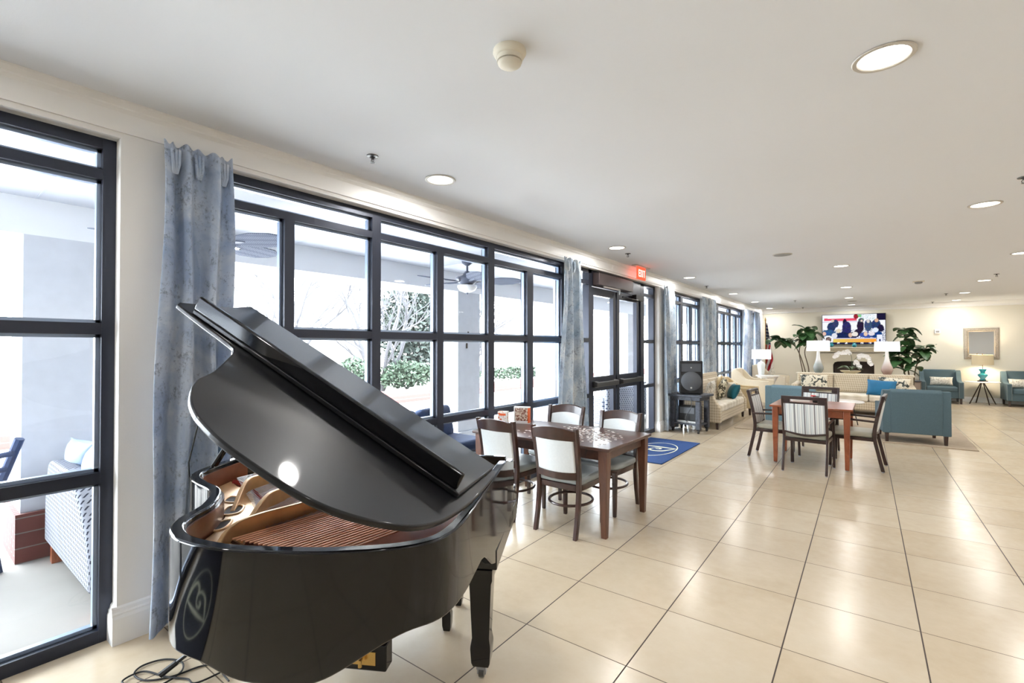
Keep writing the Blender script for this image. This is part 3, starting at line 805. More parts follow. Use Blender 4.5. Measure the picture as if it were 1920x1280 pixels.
def striped_chair():
    c = thing('dining_armchair', 'x', 'chair'); W = .235
    def back(z): return -.205 - .09 * max(0, (z - .43) / .5) ** 1.2
    for sx in (-1, 1):
        pts = cat([(sx * .235, -.30, .012), (sx * .235, -.255, .22), (sx * .235, -.215, .45), (sx * .235, -.245, .68), (sx * .235, -.305, .945)], 5)
        lg = MB().bar(pts, .026, .04).build('rear_post', M['espresso'], c, bevel=.005)
        MB().lathe([(.013, 0), (.013, .013)], (sx * .235, -.30, 0), 8).build('glide', M['steel'], lg)
        pts = cat([(sx * .24, .255, .012), (sx * .24, .245, .35), (sx * .24, .235, .56), (sx * .243, .20, .632)], 4)
        lg = MB().bar(pts, .026, .032).build('front_leg', M['espresso'], c, bevel=.005)
        MB().lathe([(.013, 0), (.013, .013)], (sx * .24, .255, 0), 8).build('glide', M['steel'], lg)
        arm = cat([(sx * .24, -.25, .625), (sx * .25, 0, .638), (sx * .243, .215, .634), (sx * .24, .245, .60)], 5)
        MB().tube(arm, .014, 8).build('arm', M['espresso'], c)
    MB().b2(-.248, .248, -.325, -.285, .915, .955).build('top_rail', M['espresso'], c, bevel=.007)
    MB().b2(-.235, .235, -.30, -.27, .855, .878).build('handle_rail', M['espresso'], c, bevel=.005)
    for a, b in ((-.235, -.15), (.15, .235)): MB().b2(a, b, -.308, -.28, .875, .92).build('handle_block', M['espresso'], c, bevel=.004)
    g = lambda o: (lambda u, v: ((-.222 + .444 * u), back(.50 + .36 * v) + o * (1 - .35 * max(abs(2 * u - 1), abs(2 * v - 1)) ** 6), .50 + .36 * v - .022 * (1 - (2 * u - 1) ** 2) * (1 - v)))
    MB().slab(12, 8, g(.022), g(-.03)).build('back_panel', M['stripe'], c)
    MB().tube(cat([(-.23, -.225, .50), (0, -.235, .465), (.23, -.225, .50)], 6), .014, 8).build('lower_rail', M['espresso'], c)
    MB().b2(-.235, .235, -.215, .245, .375, .415).build('seat_frame', M['espresso'], c, bevel=.006)
    MB().b2(-.225, .225, -.20, .26, .415, .485).build('seat', M['seat_sage'], c, bevel=.026, seg=4)
    return c
G2 = 'striped armchairs around the cherry table'
sc = striped_chair(); sc['group'] = G2
sc.location = (-.715, 7.205, 0); sc.rotation_euler = (0, 0, rad(-4)); sc['label'] = 'striped armchair with its back to us in front of the cherry card table'
again(sc, 'striped armchair on the left of the cherry card table, seen side on', (-1.17, 7.74, 0), rad(-93))
again(sc, 'striped armchair on the right of the cherry card table, seen side on', (-.24, 7.80, 0), rad(86))
again(sc, 'striped armchair facing us behind the cherry card table', (-.74, 8.44, 0), PI - rad(6))
cup = thing('condiment_jar', 'small dark jar with a red lid standing on the cherry card table', 'jar', (-.72, 7.98, Z2))
MB().lathe([(.038, 0), (.042, .01), (.042, .085), (.036, .09)], (.02, 0, 0), 20).build('jar_body', M['black'], cup)
MB().lathe([(.03, .085), (.032, .10), (.0, .101)], (-.012, 0, 0), 16).build('lid', M['red'], cup)
nb = MB().box((0, 0, .012), (.22, .16, .024)); o = nb.build('notebook', M['white_top'], bevel=.003, loc=(-.90, 8.02, Z2), rot=(0, 0, .3))
tag(o, 'pale flat pad lying beside the jar on the cherry card table', 'notebook')

# ------------------------------------------------------------------ mats with the oval monogram
def floor_mat(label, x0, x1, y0, y1, scale, rz=0, car='mat', ext=0):
    cx, cy = (x0 + x1) / 2, (y0 + y1) / 2
    t = thing('door_mat', label, 'mat', (cx, cy, 0), rz)
    MB().box((0, -ext / 2, .006), (x1 - x0, y1 - y0 + ext, .012)).build('carpet', M[car], t, bevel=.004)
    r0, r1 = .30 * scale, .52 * scale; z0, z1 = .0122, .0132
    ring = MB(); n = 64
    def el(k, a, b): return (a * math.cos(2 * PI * k / n), b * math.sin(2 * PI * k / n))
    R = []
    for k in range(n):
        a = el(k, r0, r1); b = el(k, r0 - .017 * scale, r1 - .017 * scale)
        R.append([(*a, z0), (*a, z1), (*b, z1), (*b, z0)])
    ring.rings(R, False, True).build('oval_line', M['mat_mark'], t, smooth=False)
    # monogram: upright stem, two bowls, a curl in the middle; letter top points +x, letter left is +y
    mm = MB()
    def stroke(pts, w):
        pts = cat(pts, 8); R = []
        for i, p in enumerate(pts):
            q = (pts[min(i + 1, len(pts) - 1)] - pts[max(0, i - 1)]).normalized(); nn = Vector((-q.y, q.x)) * (w * (.35 + .65 * math.sin(PI * (i + .6) / (len(pts) + .2))) / 2)
            a, b = p + nn, p - nn
            conv = lambda v, z: (v.y * scale, -v.x * scale, z)
            R.append([conv(a, z0), conv(a, z1), conv(b, z1), conv(b, z0)])
        mm.rings(R)
    stroke([(-.17, -.27), (-.175, -.1), (-.175, .1), (-.17, .27)], .055)
    stroke([(-.165, .25), (-.02, .19), (.10, .12), (.13, .0), (.06, -.07), (-.04, -.05)], .045)
    stroke([(-.04, -.05), (-.09, .0), (-.07, .06), (-.01, .05), (-.02, .0)], .035)
    stroke([(.05, -.06), (.16, -.10), (.19, -.19), (.06, -.25), (-.165, -.26)], .05)
    mm.build('monogram', M['mat_mark'], t, smooth=False)
    return t
floor_mat('navy door mat with oval monogram in front of the glass double doors', -3.13, -2.30, 6.28, 8.02, 1.0)
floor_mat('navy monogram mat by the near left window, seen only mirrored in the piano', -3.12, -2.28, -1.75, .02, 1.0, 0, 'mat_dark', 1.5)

# ------------------------------------------------------------------ curtains
def curtain(label, yt0, yt1, yb0, yb1, nf, mat, xt=-3.15, amp=.045, ztop=2.71):
    """pleated drape hanging in front of the wall: yt* at the head, yb* at the hem"""
    ph = random.random() * 2
    def f(o):
        def g(u, v):
            z = .018 + (ztop - .018) * v
            k = sst(0, 1, v); y = (yb0 + (yb1 - yb0) * u) * (1 - k) + (yt0 + (yt1 - yt0) * u) * k
            a = amp * (1 + .6 * (1 - v)) * (.55 + .45 * sst(1.0, .93, v))
            w = math.sin(2 * PI * nf * u + ph) + .35 * math.sin(2 * PI * nf * 1.7 * u + 2 + 1.2 * v)
            pin = max(0, 1 - abs((u * nf * 1.0) % 1 - .5) * 9) * max(0, 1 - abs(v - .955) / .05)
            zz = z + (.012 * math.cos(2 * PI * nf * u * 2) if v > .98 else 0)
            return (xt + .0 + a * w * .75 + pin * .02 + o, y + .012 * math.sin(9 * v + u * 7), zz)
        return g
    nu = int(nf * 22)
    o = MB().slab(nu, 60, f(.004), f(-.004)).build('curtain', mat, ang=80)
    tag(o, label, 'curtain', 'curtains on the window wall')
    for k in range(int(nf)):
        tape = MB()
        u = (k + .5) / nf; p = Vector(f(.004)(u, .955))
        for s in (-.014, 0, .014): tape.tube([p + Vector((.004, s * .5, -.05)), p + Vector((.02, s, .0)), p + Vector((.012, s * 1.3, .085))], .009, 6)
        tape.build('pinch_pleat', mat, o)
    return o
curtain('blue velvet curtain nearest the camera, hanging beside the grand piano', .905, 1.265, .85, 1.26, 3, M['curtain_blue'], -3.13, .045)
curtain('mottled blue curtain between the window and the glass double doors', 5.19, 5.61, 4.95, 5.80, 3, M['curtain_grey'])
curtain('grey curtain just past the glass doors, behind the loudspeaker cart', 8.72, 9.27, 8.76, 9.33, 3, M['curtain_grey'])
curtain('blue grey curtain behind the plaid sofa, after the loudspeaker', 11.22, 12.30, 11.2, 12.3, 4, M['curtain_grey'])
curtain('pale blue curtain behind the cream high armchair', 15.45, 16.5, 15.0, 16.45, 4, M['curtain_blue'])
curtain('last curtain, in the far corner next to the flag', 16.95, 17.7, 16.9, 17.75, 4, M['curtain_blue'])

# ------------------------------------------------------------------ ceiling fittings
G3 = 'recessed downlights in the ceiling'
def downlight(label, x, y, first=[None]):
    if first[0] is None:
        t = thing('ceiling_downlight', label, 'light', (x, y, CEIL), 0, G3)
        prof = [(.096, -.001), (.118, -.001), (.12, -.004), (.116, -.008), (.10, -.008), (.096, -.004)]
        MB().rings([[(r * math.cos(2 * PI * k / 32), r * math.sin(2 * PI * k / 32), z) for k in range(32)] for r, z in prof], False, True).build('trim_ring', M['alum'], t)
        MB().lathe([(.097, -.0015), (.097, -.003)], n=32).build('diffuser', M['lamp_on'], t)
        L = bpy.data.lights.new('downlight_lamp', 'AREA'); L.shape = 'DISK'; L.size = .18; L.spread = rad(180); L.energy = 13; L.color = (1, .975, .94)
        lo = bpy.data.objects.new('lamp', L); COL.objects.link(lo); lo.parent = t; lo.location = (0, 0, -.012)
        first[0] = t; return t
    return again(first[0], label, (x, y, CEIL))
for lab, x, y in [
    ('large round downlight in the upper right of the ceiling, nearest the camera', .03, 2.72),
    ('round downlight by the window wall above the grand piano, first of the row', -2.71, 2.61),
    ('round downlight at the right edge, second along its row', .79, 6.10),
    ('round downlight just before the exit sign, second of the window row', -2.72, 5.82),
    ('round downlight in mid ceiling above the cherry card table', -.46, 9.33),
    ('round downlight past the exit sign, third of the window row', -2.81, 9.16),
    ('round downlight cut by the right edge of the view', 1.60, 9.57),
    ('round downlight above the plaid sofa, fourth of the window row', -2.81, 12.6),
    ('round downlight in mid ceiling above the lounge rug', -.54, 12.73),
    ('round downlight far right, left of a sprinkler', 1.67, 13.07),
    ('round downlight above the table lamp near the window, fifth of the window row', -2.83, 15.3),
    ('faint downlight above the fireplace sofa', -.60, 15.5),
    ('round downlight far right, second from the mirror wall', 1.67, 15.75),
    ('faint downlight in the far left corner above the flag', -2.9, 18.1),
    ('round downlight right above the television', -.63, 18.1),
    ('round downlight nearest the mirror wall', 1.75, 18.1),
    ('unseen downlight added for fill behind the camera over the near left door mat', -2.7, -.6), ('unseen downlight added for fill behind the camera in the middle of the room', .4, -.6),  # from here on: unseen lamps added to light the room
    ('unseen downlight added for fill right of the camera, first of its row', 3.3, -.6), ('unseen downlight added for fill right of the view, level with the piano', 3.3, 2.7), ('unseen downlight added for fill right of the view, level with the glass doors', 3.3, 6.1),
    ('unseen downlight added for fill right of the view, level with the card table', 3.4, 9.5), ('unseen downlight added for fill right of the view, level with the rug', 3.4, 12.9), ('unseen downlight added for fill right of the view, near the back wall', 3.6, 16.2),
    ('unseen downlight added for fill at the far right, behind the camera', 5.6, -.6), ('unseen downlight added for fill at the far right, level with the piano', 5.6, 2.7), ('unseen downlight added for fill at the far right, level with the glass doors', 5.6, 6.1),  # row added out of view to brighten the mirror's reflection and the room
    ('unseen downlight added for fill at the far right, level with the card table', 5.6, 9.5), ('unseen downlight added for fill at the far right, level with the rug', 5.6, 12.9), ('unseen downlight added for fill at the far right, near the back wall', 5.6, 16.2)]:
    downlight(lab, x, y)

det = thing('smoke_detector', 'cream smoke detector in the middle of the ceiling near the camera', 'detector', (-1.283, 1.655, CEIL))
MB().lathe([(.072, 0), (.074, -.012), (.066, -.026), (.058, -.03)], n=36).build('base', M['detector'], det)
MB().lathe([(.056, -.03), (.053, -.038), (.052, -.042)], n=36).build('neck', M['detector'], det)
MB().lathe([(.048, -.042), (.048, -.046)], n=36).build('vent_slot', M['black'], det)
MB().lathe([(.057, -.046), (.056, -.05)], n=36).build('vent_ring', M['detector'], det)
MB().lathe([(.045, -.05), (.045, -.055)], n=36).build('lower_slot', M['black'], det)
MB().lathe([(.053, -.055), (.051, -.062), (.040, -.070), (.018, -.074), (0, -.075)], n=36).build('cap', M['detector'], det)
G4 = 'fire sprinklers in the ceiling'
sp = thing('ceiling_sprinkler', 'chrome fire sprinkler near the window wall, left of the nearest window row downlight', 'sprinkler', (-2.74, 2.0, CEIL), 0, G4)
MB().lathe([(.040, -.001), (.038, -.006), (.018, -.009), (.016, -.004)], n=24).build('escutcheon', M['chrome'], sp)
b = MB(); b.lathe([(.010, -.006), (.010, -.022)], n=12)
for s in (-1, 1): b.tube([(s * .009, 0, -.02), (s * .014, 0, -.032), (s * .009, 0, -.046)], .003, 6)
b.tube([(0, 0, -.022), (0, 0, -.042)], .0025, 6); b.build('body', M['chrome'], sp)
MB().lathe([(.004, -.044), (.017, -.046), (.017, -.048), (.004, -.05)], n=16).build('deflector', M['chrome'], sp)
for lab, x, y in [('fire sprinkler beside the downlight before the exit sign', -2.77, 6.28), ('fire sprinkler over the start of the plaid sofa', -2.91, 10.67), ('fire sprinkler over the cream armchairs by the window', -1.84, 15.5),
                  ('fire sprinkler by the back wall left of the television', -1.95, 18.3), ('fire sprinkler at the far right between two downlights', 1.70, 12.06), ('fire sprinkler right of the television wall, in front of a downlight', 1.34, 15.76),
                  ('fire sprinkler nearest the mirror wall', 1.27, 18.4), ('fire sprinkler cut by the right edge of the view', .905, 5.31)]:
    again(sp, lab, (x, y, CEIL))
v = thing('ceiling_vent', 'grey round ceiling grille in mid ceiling beyond the exit sign', 'vent', (-1.064, 7.69, CEIL), 0, 'round ceiling grilles')
MB().lathe([(.125, -.001), (.12, -.006), (.11, -.007)], n=32).build('frame', M['alum'], v)
MB().lathe([(.108, -.002), (.108, -.0085), (.0, -.0085)], n=32).build('grille', M['vent'], v)
again(v, 'grey round ceiling grille in front of the television', (-.58, 16.7, CEIL), 0, 'round ceiling grilles')
v = thing('smoke_alarm', 'small cream alarm on a square plate in the far ceiling', 'detector', (.653, 12.47, CEIL))
MB().b2(-.09, .09, -.09, .09, -.012, 0).build('plate', M['detector'], v, bevel=.004); MB().lathe([(.062, -.012), (.06, -.04), (.04, -.05), (0, -.051)], n=20).build('cap', M['vent'], v)

ex = thing('exit_sign', 'red lit EXIT sign hanging from the ceiling above the glass doors', 'sign', (-3.05, 7.43, CEIL))
MB().b2(-.05, .05, -.27, .27, -.018, 0).build('canopy', M['alum'], ex, bevel=.004)
MB().b2(-.012, .012, -.165, .165, -.215, -.018).build('lit_panel', M['exit_red'], ex, bevel=.003)
def letters(m, x, y0, z0, h, w, gap, sgn):
    y = y0; s = h * .17
    def B(a, b, c, e): m.b2(x, x + sgn * .002, y + sgn * a * w, y + sgn * b * w, z0 + c * h, z0 + e * h)
    for ch in 'EXIT':
        if ch == 'E':
            B(0, .24, 0, 1)
            for q in (0, .42, .84): B(0, 1, q, q + .16)
        elif ch in 'I': B(.3, .6, 0, 1)
        elif ch == 'T': B(.38, .62, 0, 1); B(0, 1, .84, 1)
        else:
            for a, b in ((0, 1), (1, 0)):
                p = [(y + sgn * a * w * .8, z0), (y + sgn * (a * .8 + .22) * w, z0), (y + sgn * (b * .8 + .22) * w, z0 + h), (y + sgn * b * w * .8, z0 + h)]
                m.prism(p, x, x + sgn * .002, lambda u, v, t: (t, u, v))
        y += sgn * (w + gap)
lt = MB(); letters(lt, .0125, -.125, -.175, .115, .05, .016, 1); letters(lt, -.0125, .125, -.175, .115, .05, .016, -1)
lt.build('exit_lettering', M['exit_letter'], ex, smooth=False)

# ------------------------------------------------------------------ loudspeaker on a cart
ct_ = thing('wooden_cart', 'weathered black wooden cart on casters carrying the loudspeaker', 'cart', (-2.80, 9.12, 0), rad(-6))
CW, CD, CZ = .56, .46, .70
MB().box((0, 0, CZ - .02), (CW + .12, CD + .1, .04)).build('top', M['cart'], ct_, bevel=.006)
MB().box((0, 0, CZ - .075), (CW, CD, .07)).build('apron', M['cart'], ct_, bevel=.003)
for sx in (-1, 1):
    for sy in (-1, 1):
        lg = MB().box((sx * (CW / 2 - .04), sy * (CD / 2 - .04), .33), (.08, .08, .5)).build('leg', M['cart'], ct_, bevel=.004)
        m = MB(); x, y = sx * (CW / 2 - .04), sy * (CD / 2 - .04)
        m.rings([[(x + .012 * j, y + .032 * math.cos(2 * PI * k / 14), .032 + .032 * math.sin(2 * PI * k / 14)) for k in range(14)] for j in (-1, 1)])
        m.box((x, y, .07), (.05, .05, .025)); m.build('caster', M['black'], lg)
MB().box((0, 0, .155), (CW - .04, CD - .04, .03)).build('shelf', M['cart'], ct_, bevel=.003)
am = thing('amplifier', 'black amplifier box on the lower shelf of the wooden cart', 'amplifier', (-2.80, 9.14, .17), rad(-6))
MB().box((0, 0, .17), (.34, .28, .26)).build('housing', M['black'], am, bevel=.008)
MB().box((.0, -.141, .225), (.27, .006, .11)).build('front_panel', M['grille'], am); MB().box((.02, -.03, .02), (.38, .30, .04)).build('tray', M['silver'], am, bevel=.004)
cbl = MB().tube(cat([(-2.72, 8.85, .70), (-2.69, 8.87, .55), (-2.73, 8.9, .42), (-2.80, 8.93, .33), (-2.82, 8.95, .24), (-2.80, 8.93, .18)], 6), .006, 6)
tag(cbl.build('speaker_cable', M['grille']), 'grey cable hanging down the front of the wooden cart', 'cable')
spk = thing('loudspeaker', 'black two way loudspeaker standing on the wooden cart by the curtain', 'speaker', (-2.77, 9.10, CZ), rad(18))
SPW, SPH, SPD = .40, .615, .34
body = [(-.5 * SPW, -.5 * SPD), (.5 * SPW, -.5 * SPD), (.5 * SPW, -.1), (.32 * SPW, .5 * SPD), (-.32 * SPW, .5 * SPD), (-.5 * SPW, -.1)]
MB().prism(body, .015, SPH).build('cabinet', M['black'], spk, bevel=.016, seg=3)
yf = -.5 * SPD
MB().grid(12, 6, lambda u, v: ((u - .5) * SPW * (.95), yf - .004 - .012 * math.sin(PI * u), SPH - .01 - .02 * v)).build('top_lip', M['black'], spk)
hr = MB(); R = []
for k, (w, h, dep) in enumerate(((.34, .15, -.006), (.24, .10, .03), (.10, .055, .06), (.05, .04, .062))):
    R.append([(x * w / 2, yf - .001 + dep, SPH * .80 + z * h / 2) for x, z in ((-1, -1), (1, -1), (1, 1), (-1, 1))])
# the horn is a shallow recess read as a dark flare on the baffle
hr.rings([[(p[0], yf - .012 + i * .004, p[2]) for p in r] for i, r in enumerate(R)]); hr.build('horn', M['horn'], spk, bevel=.002)
MB().lathe([(.016, -.0), (.012, .008), (0, .01)], n=14).build('tweeter', M['silver'], spk, loc=(0, yf - .004, SPH * .80), rot=(PI / 2, 0, 0))
gr = MB(); gr.lathe([(.178, -.004), (.178, .006), (.168, .012), (.12, .026), (.06, .034), (0, .036)], n=36)
gr.build('woofer_grille', M['grille'], spk, loc=(0, yf, .245), rot=(PI / 2, 0, 0))
MB().tube([(.183 * math.cos(2 * PI * k / 36), yf - .004, .245 + .183 * math.sin(2 * PI * k / 36)) for k in range(36)], .007, 6, True).build('woofer_ring', M['black'], spk)
MB().lathe([(.017, 0), (.015, .006), (0, .008)], n=14).build('badge', M['silver'], spk, loc=(0, yf - .028, .125), rot=(PI / 2, 0, 0))
for s in (-1, 1): MB().box((s * .13, yf + .03, .008), (.06, .06, .016)).build('foot', M['rubber'], spk)
cbx = MB().tube(cat([(-2.97, 8.93, CZ + .008), (-2.86, 8.88, CZ + .006), (-2.75, 8.90, CZ + .006), (-2.62, 8.96, CZ + .008), (-2.60, 9.05, CZ + .006)], 6), .007, 6)
tag(cbx.build('power_cable', M['rubber']), 'black cable lying in front of the loudspeaker on the cart top', 'cable')

# ------------------------------------------------------------------ upholstery
def soft(mb, name, mat, par, b=.03): return mb.build(name, mat, par, bevel=b, seg=4, ang=50)
def legs(par, pts, h, w=.055, mat='espresso', tw=.04):
    for x, y in pts:
        MB().rings([[(x - a / 2, y - a / 2, z), (x + a / 2, y - a / 2, z), (x + a / 2, y + a / 2, z), (x - a / 2, y + a / 2, z)] for z, a in ((h + .01, w), (0, tw))]).build('leg', M[mat], par, bevel=.003)
def sofa(name, label, loc, rz, W, D, seatmat, H=.86, seath=.45):
    """front faces local -y"""
    t = thing(name, label, 'sofa', loc, rz)
    soft(MB().b2(-W / 2 + .02, W / 2 - .02, -D / 2 + .03, D / 2 - .02, .13, .31), 'base', M['sofa'], t, .015)
    for s in (-1, 1):
        pr = [(-D / 2, .13), (-D / 2, .40), (-D / 2 + .10, .56), (-D / 2 + .14, .66), (D / 2 - .05, .68), (D / 2, .66), (D / 2, .13)]
        soft(MB().prism(pr, s * (W / 2) - (.13 if s > 0 else 0), s * (W / 2) + (.13 if s < 0 else 0), lambda u, v, q: (q, u, v)), 'arm', M['sofa'], t, .025)
    soft(MB().prism([(D / 2 - .24, .13), (D / 2 - .12, H), (D / 2, H - .01), (D / 2, .13)], -W / 2 + .05, W / 2 - .05, lambda u, v, q: (q, u, v)), 'backrest', M['sofa'], t, .03)
    n = 3; a = (W - .28) / n
    for k in range(n):
        x = -W / 2 + .14 + a * (k + .5)
        soft(MB().box((x, -.09, .385), (a - .01, D - .22, .16)), 'seat_cushion', M[seatmat], t, .05)
        soft(MB().box((0, 0, 0), (a - .012, .20, .46), M=tr(x, D / 2 - .27, .68, rad(-13))), 'back_cushion', M['sofa'], t, .06)
    legs(t, [(s * (W / 2 - .07), q * (D / 2 - .07)) for s in (-1, 1) for q in (-1, 1)], .13)
    return t
def armchair(name, label, loc, rz, mat, W=.80, D=.84, H=.92, arm=.62, seat=.46, wing=.0, nails=False, group=None):
    """front faces local -y; solid sides sweep down from the back to the arm front"""
    t = thing(name, label, 'armchair', loc, rz, group)
    soft(MB().b2(-W / 2 + .03, W / 2 - .03, -D / 2 + .04, D / 2 - .03, .15, .34), 'base', M[mat], t, .012)
    for s in (-1, 1):
        pr = cat([(-D / 2 + .1, arm), (-.02, arm + .01), (.12, arm + .06), (D / 2 - .19, H - .08), (D / 2 - .10, H - .015)], 4)
        pr = [(-D / 2, .15), (-D / 2, arm - .01)] + [tuple(p) for p in pr] + [(D / 2 - .01, H - .02), (D / 2, .15)]
        a = MB().prism(pr, s * W / 2 - (.11 if s > 0 else 0), s * W / 2 + (.11 if s < 0 else 0), lambda u, v, q: (q, u, v))
        o = soft(a, 'arm', M[mat], t, .014)
        if nails:
            nl = MB()
            for k in range(14):
                for q in (.008, .102):
                    nl.lathe([(.007, 0), (.005, .004), (0, .005)], (0, 0, 0), 6)
                    for i in range(18): pass
                    base = len(nl.v) - 18
                    for i in range(base, len(nl.v)):
                        p = nl.v[i]; nl.v[i] = Vector((s * (W / 2 - q) + p.x, -D / 2 - p.z, .18 + k * (arm - .22) / 13 + p.y))
            nl.build('nailheads', M['silver'], o)
    soft(MB().prism([(D / 2 - .20, .2), (D / 2 - .13, H - .01), (D / 2 - .07, H), (D / 2, H - .04), (D / 2, .15)], -W / 2 + .10, W / 2 - .10, lambda u, v, q: (q, u, v)), 'backrest', M[mat], t, .02)
    soft(MB().b2(-W / 2 + .115, W / 2 - .115, -D / 2 + .01, D / 2 - .18, seat - .13, seat), 'seat_cushion', M[mat], t, .035)
    legs(t, [(s * (W / 2 - .06), q * (D / 2 - .06)) for s in (-1, 1) for q in (-1, 1)], .15)
    return t
def cushion(label, mat, W, H, loc, rx=0, ry=0, rz=0, d=.15, trim=None):
    o = pillow_mb(W, H, d).build('cushion', M[mat], ang=60)
    o.location = loc; o.rotation_euler = (rx, ry, rz)
    tag(o, label, 'cushion')
    return o
# sofa along the window wall faces +x
sofa('plaid_sofa', 'beige plaid sofa with its back to the window wall, beside the loudspeaker cart', (-2.73, 10.66, 0), PI / 2, 2.28, .74, 'sofa_seat', H=1.0)
cushion('plain tan square cushion leaning on the plaid sofa by the window', 'tan', .48, .48, (-2.76, 11.0, .72), rad(-14), 0, rad(-78))
cushion('dark floral cushion leaning on the plaid sofa by the window', 'damask', .46, .44, (-2.62, 10.72, .69), rad(-16), 0, rad(-70))
cushion('teal satin cushion lying on the seat of the plaid sofa by the window', 'teal', .42, .34, (-2.48, 11.10, .615), rad(-25), 0, rad(-62), .17)
cushion('pale patterned cushion behind the loudspeaker on the plaid sofa', 'lacepillow', .46, .44, (-2.66, 9.92, .69), rad(-16), 0, rad(-84))
cushion('cream cushion against the far arm of the plaid sofa', 'cream', .40, .34, (-2.64, 11.46, .63), rad(-14), 0, rad(-100))
armchair('tan_armchair', 'tan armchair between the plaid sofa and the cream high armchair', (-2.70, 12.48, 0), PI / 2, 'tan', W=.82, D=.80, H=.84, arm=.62)
armchair('cream_armchair', 'cream high backed armchair facing into the room by the pale blue curtain', (-2.66, 14.05, 0), PI / 2, 'cream', W=.86, D=.90, H=1.0, arm=.70, group='cream high backed armchairs')
armchair('cream_armchair', 'cream high backed armchair hidden behind the white table lamp', (-2.62, 16.5, 0), PI / 2, 'cream', W=.86, D=.90, H=1.04, arm=.70, group='cream high backed armchairs')
cushion('pale patterned cushion in the cream armchair behind the white lamp', 'lacepillow', .46, .42, (-2.62, 16.5, .72), rad(-14), 0, rad(-85))
lt = thing('side_table', 'white round side table holding the white lamp near the flag', 'table', (-2.50, 15.25, 0))
MB().lathe([(.30, .735), (.31, .74), (.31, .76), (.30, .765)], n=40).build('table_top', M['white_top'], lt)
MB().lathe([(.26, .70), (.26, .735)], n=32).build('rim', M['white_top'], lt)
for k in range(3):
    a = k * 2.094 + .5
    MB().tube([(.22 * math.cos(a), .22 * math.sin(a), .71), (.10 * math.cos(a), .10 * math.sin(a), .4), (.2 * math.cos(a), .2 * math.sin(a), .0)], [.035, .022, .02], 10).build('leg', M['white_top'], lt)
def lamp(label, loc, base, shade, mat, smat, w, dpt, z0, z1, tap=.97):
    t = thing('table_lamp', label, 'lamp', loc)
    MB().lathe(base, n=32).build('lamp_base', M[mat], t)
    zt = base[-1][0:2][1]
    MB().tube([(0, 0, zt - .01), (0, 0, z1 + .01)], .008, 8).build('stem', M['silver'], t)
    sh = MB(); R = []
    pts = [(-1, -1), (-.3, -1.0), (.3, -1.0), (1, -1), (1, 1), (.3, 1.0), (-.3, 1.0), (-1, 1)]
    if shade == 'drum':
        pts = [(math.cos(2 * PI * k / 36), math.sin(2 * PI * k / 36)) for k in range(36)]
    for z, k, inn_ in ((z0, 1, 0), (z1, tap, 0), (z1, tap, .006), (z0, 1, .006)):
        R.append([(x * (w / 2 * k - inn_), y * (dpt / 2 * k - inn_), z) for x, y in pts])
    sh.rings(R, False, True).build('lamp_shade', M[smat], t, ang=30)
    MB().lathe([(.012, z1 + .008), (.014, z1 + .02), (0, z1 + .035)], n=12).build('finial', M['silver'], t)
    return t
lp = lamp('white ceramic table lamp with white rectangular shade, near the flag', (-2.66, 15.25, .765), [(.07, 0), (.075, .01), (.085, .1), (.105, .27), (.108, .31), (.085, .36), (.03, .385), (.025, .42)], 'rect', 'white_glaze', 'shade_white', .46, .30, .46, .735)

# blue armchairs that turn their backs to the camera
armchair('blue_armchair', 'large slate grey armchair with its back to us at the front right of the rug', (.43, 10.46, .014), PI + rad(7), 'slate', W=.86, D=.86, H=.87, arm=.60)
armchair('blue_armchair', 'blue grey armchair with its back to us, behind the cherry card table', (-1.27, 10.45, .014), PI + rad(-4), 'blue', W=.80, D=.84, H=.85, arm=.60)
ct2 = thing('coffee_table', 'round white coffee table with thin black legs between the blue armchairs', 'table', (-.58, 11.55, 0))
MB().lathe([(.36, .475), (.37, .48), (.37, .495), (.36, .50)], n=40).build('table_top', M['white_top'], ct2)
for k in range(4):
    a = k * PI / 2 + .6
    MB().tube([(.2 * math.cos(a), .2 * math.sin(a), .48), (.31 * math.cos(a), .31 * math.sin(a), .018)], .009, 8).build('leg', M['black'], ct2)
rg_ = MB().b2(-2.22, 1.2, 9.97, 15.9, 0, .014).build('area_rug', M['rug'], bevel=.004)
tag(rg_, 'large beige rug under the lounge seating', 'rug')
# sofa in front of the fireplace faces the camera
sofa('plaid_sofa', 'long beige plaid sofa facing us in front of the fireplace', (-.52, 13.92, .014), 0, 2.36, .96, 'sofa_seat', H=.90)
cushion('floral cushion at the left end of the long plaid sofa', 'leafpillow', .58, .38, (-1.25, 13.80, .71), rad(-14), 0, rad(6), .14)
cushion('floral cushion at the right end of the long plaid sofa', 'leafpillow', .58, .36, (.28, 13.80, .70), rad(-14), rad(4), rad(-4), .14)
cushion('bright blue cushion on the right seat of the long plaid sofa', 'azure', .54, .36, (.06, 13.62, .645), rad(-16), rad(3), rad(-3), .16)
cs = thing('console_table', 'cream console table behind the long plaid sofa', 'table', (-.52, 14.75, .014))
MB().box((0, 0, .865), (2.4, .36, .04)).build('table_top', M['fire_white'], cs, bevel=.005)
for sx in (-1, 1):
    for sy in (-1, 1): MB().box((sx * 1.15, sy * .14, .4225), (.05, .05, .845)).build('leg', M['fire_white'], cs)
MB().box((0, 0, .79), (2.3, .30, .11)).build('apron', M['fire_white'], cs)
gl = [(.07, 0), (.085, .015), (.118, .10), (.112, .17), (.075, .27), (.05, .36), (.038, .45), (.034, .56)]
lamp('smoke grey glass table lamp with wide white shade, left on the console', (-1.235, 14.75, .90), gl, 'rect', 'grey_glaze', 'shade_white', .50, .28, .565, .835)
lamp('mauve glass table lamp with wide white shade, right on the console', (.175, 14.75, .90), gl, 'rect', 'mauve_glaze', 'shade_white', .50, .28, .565, .80)
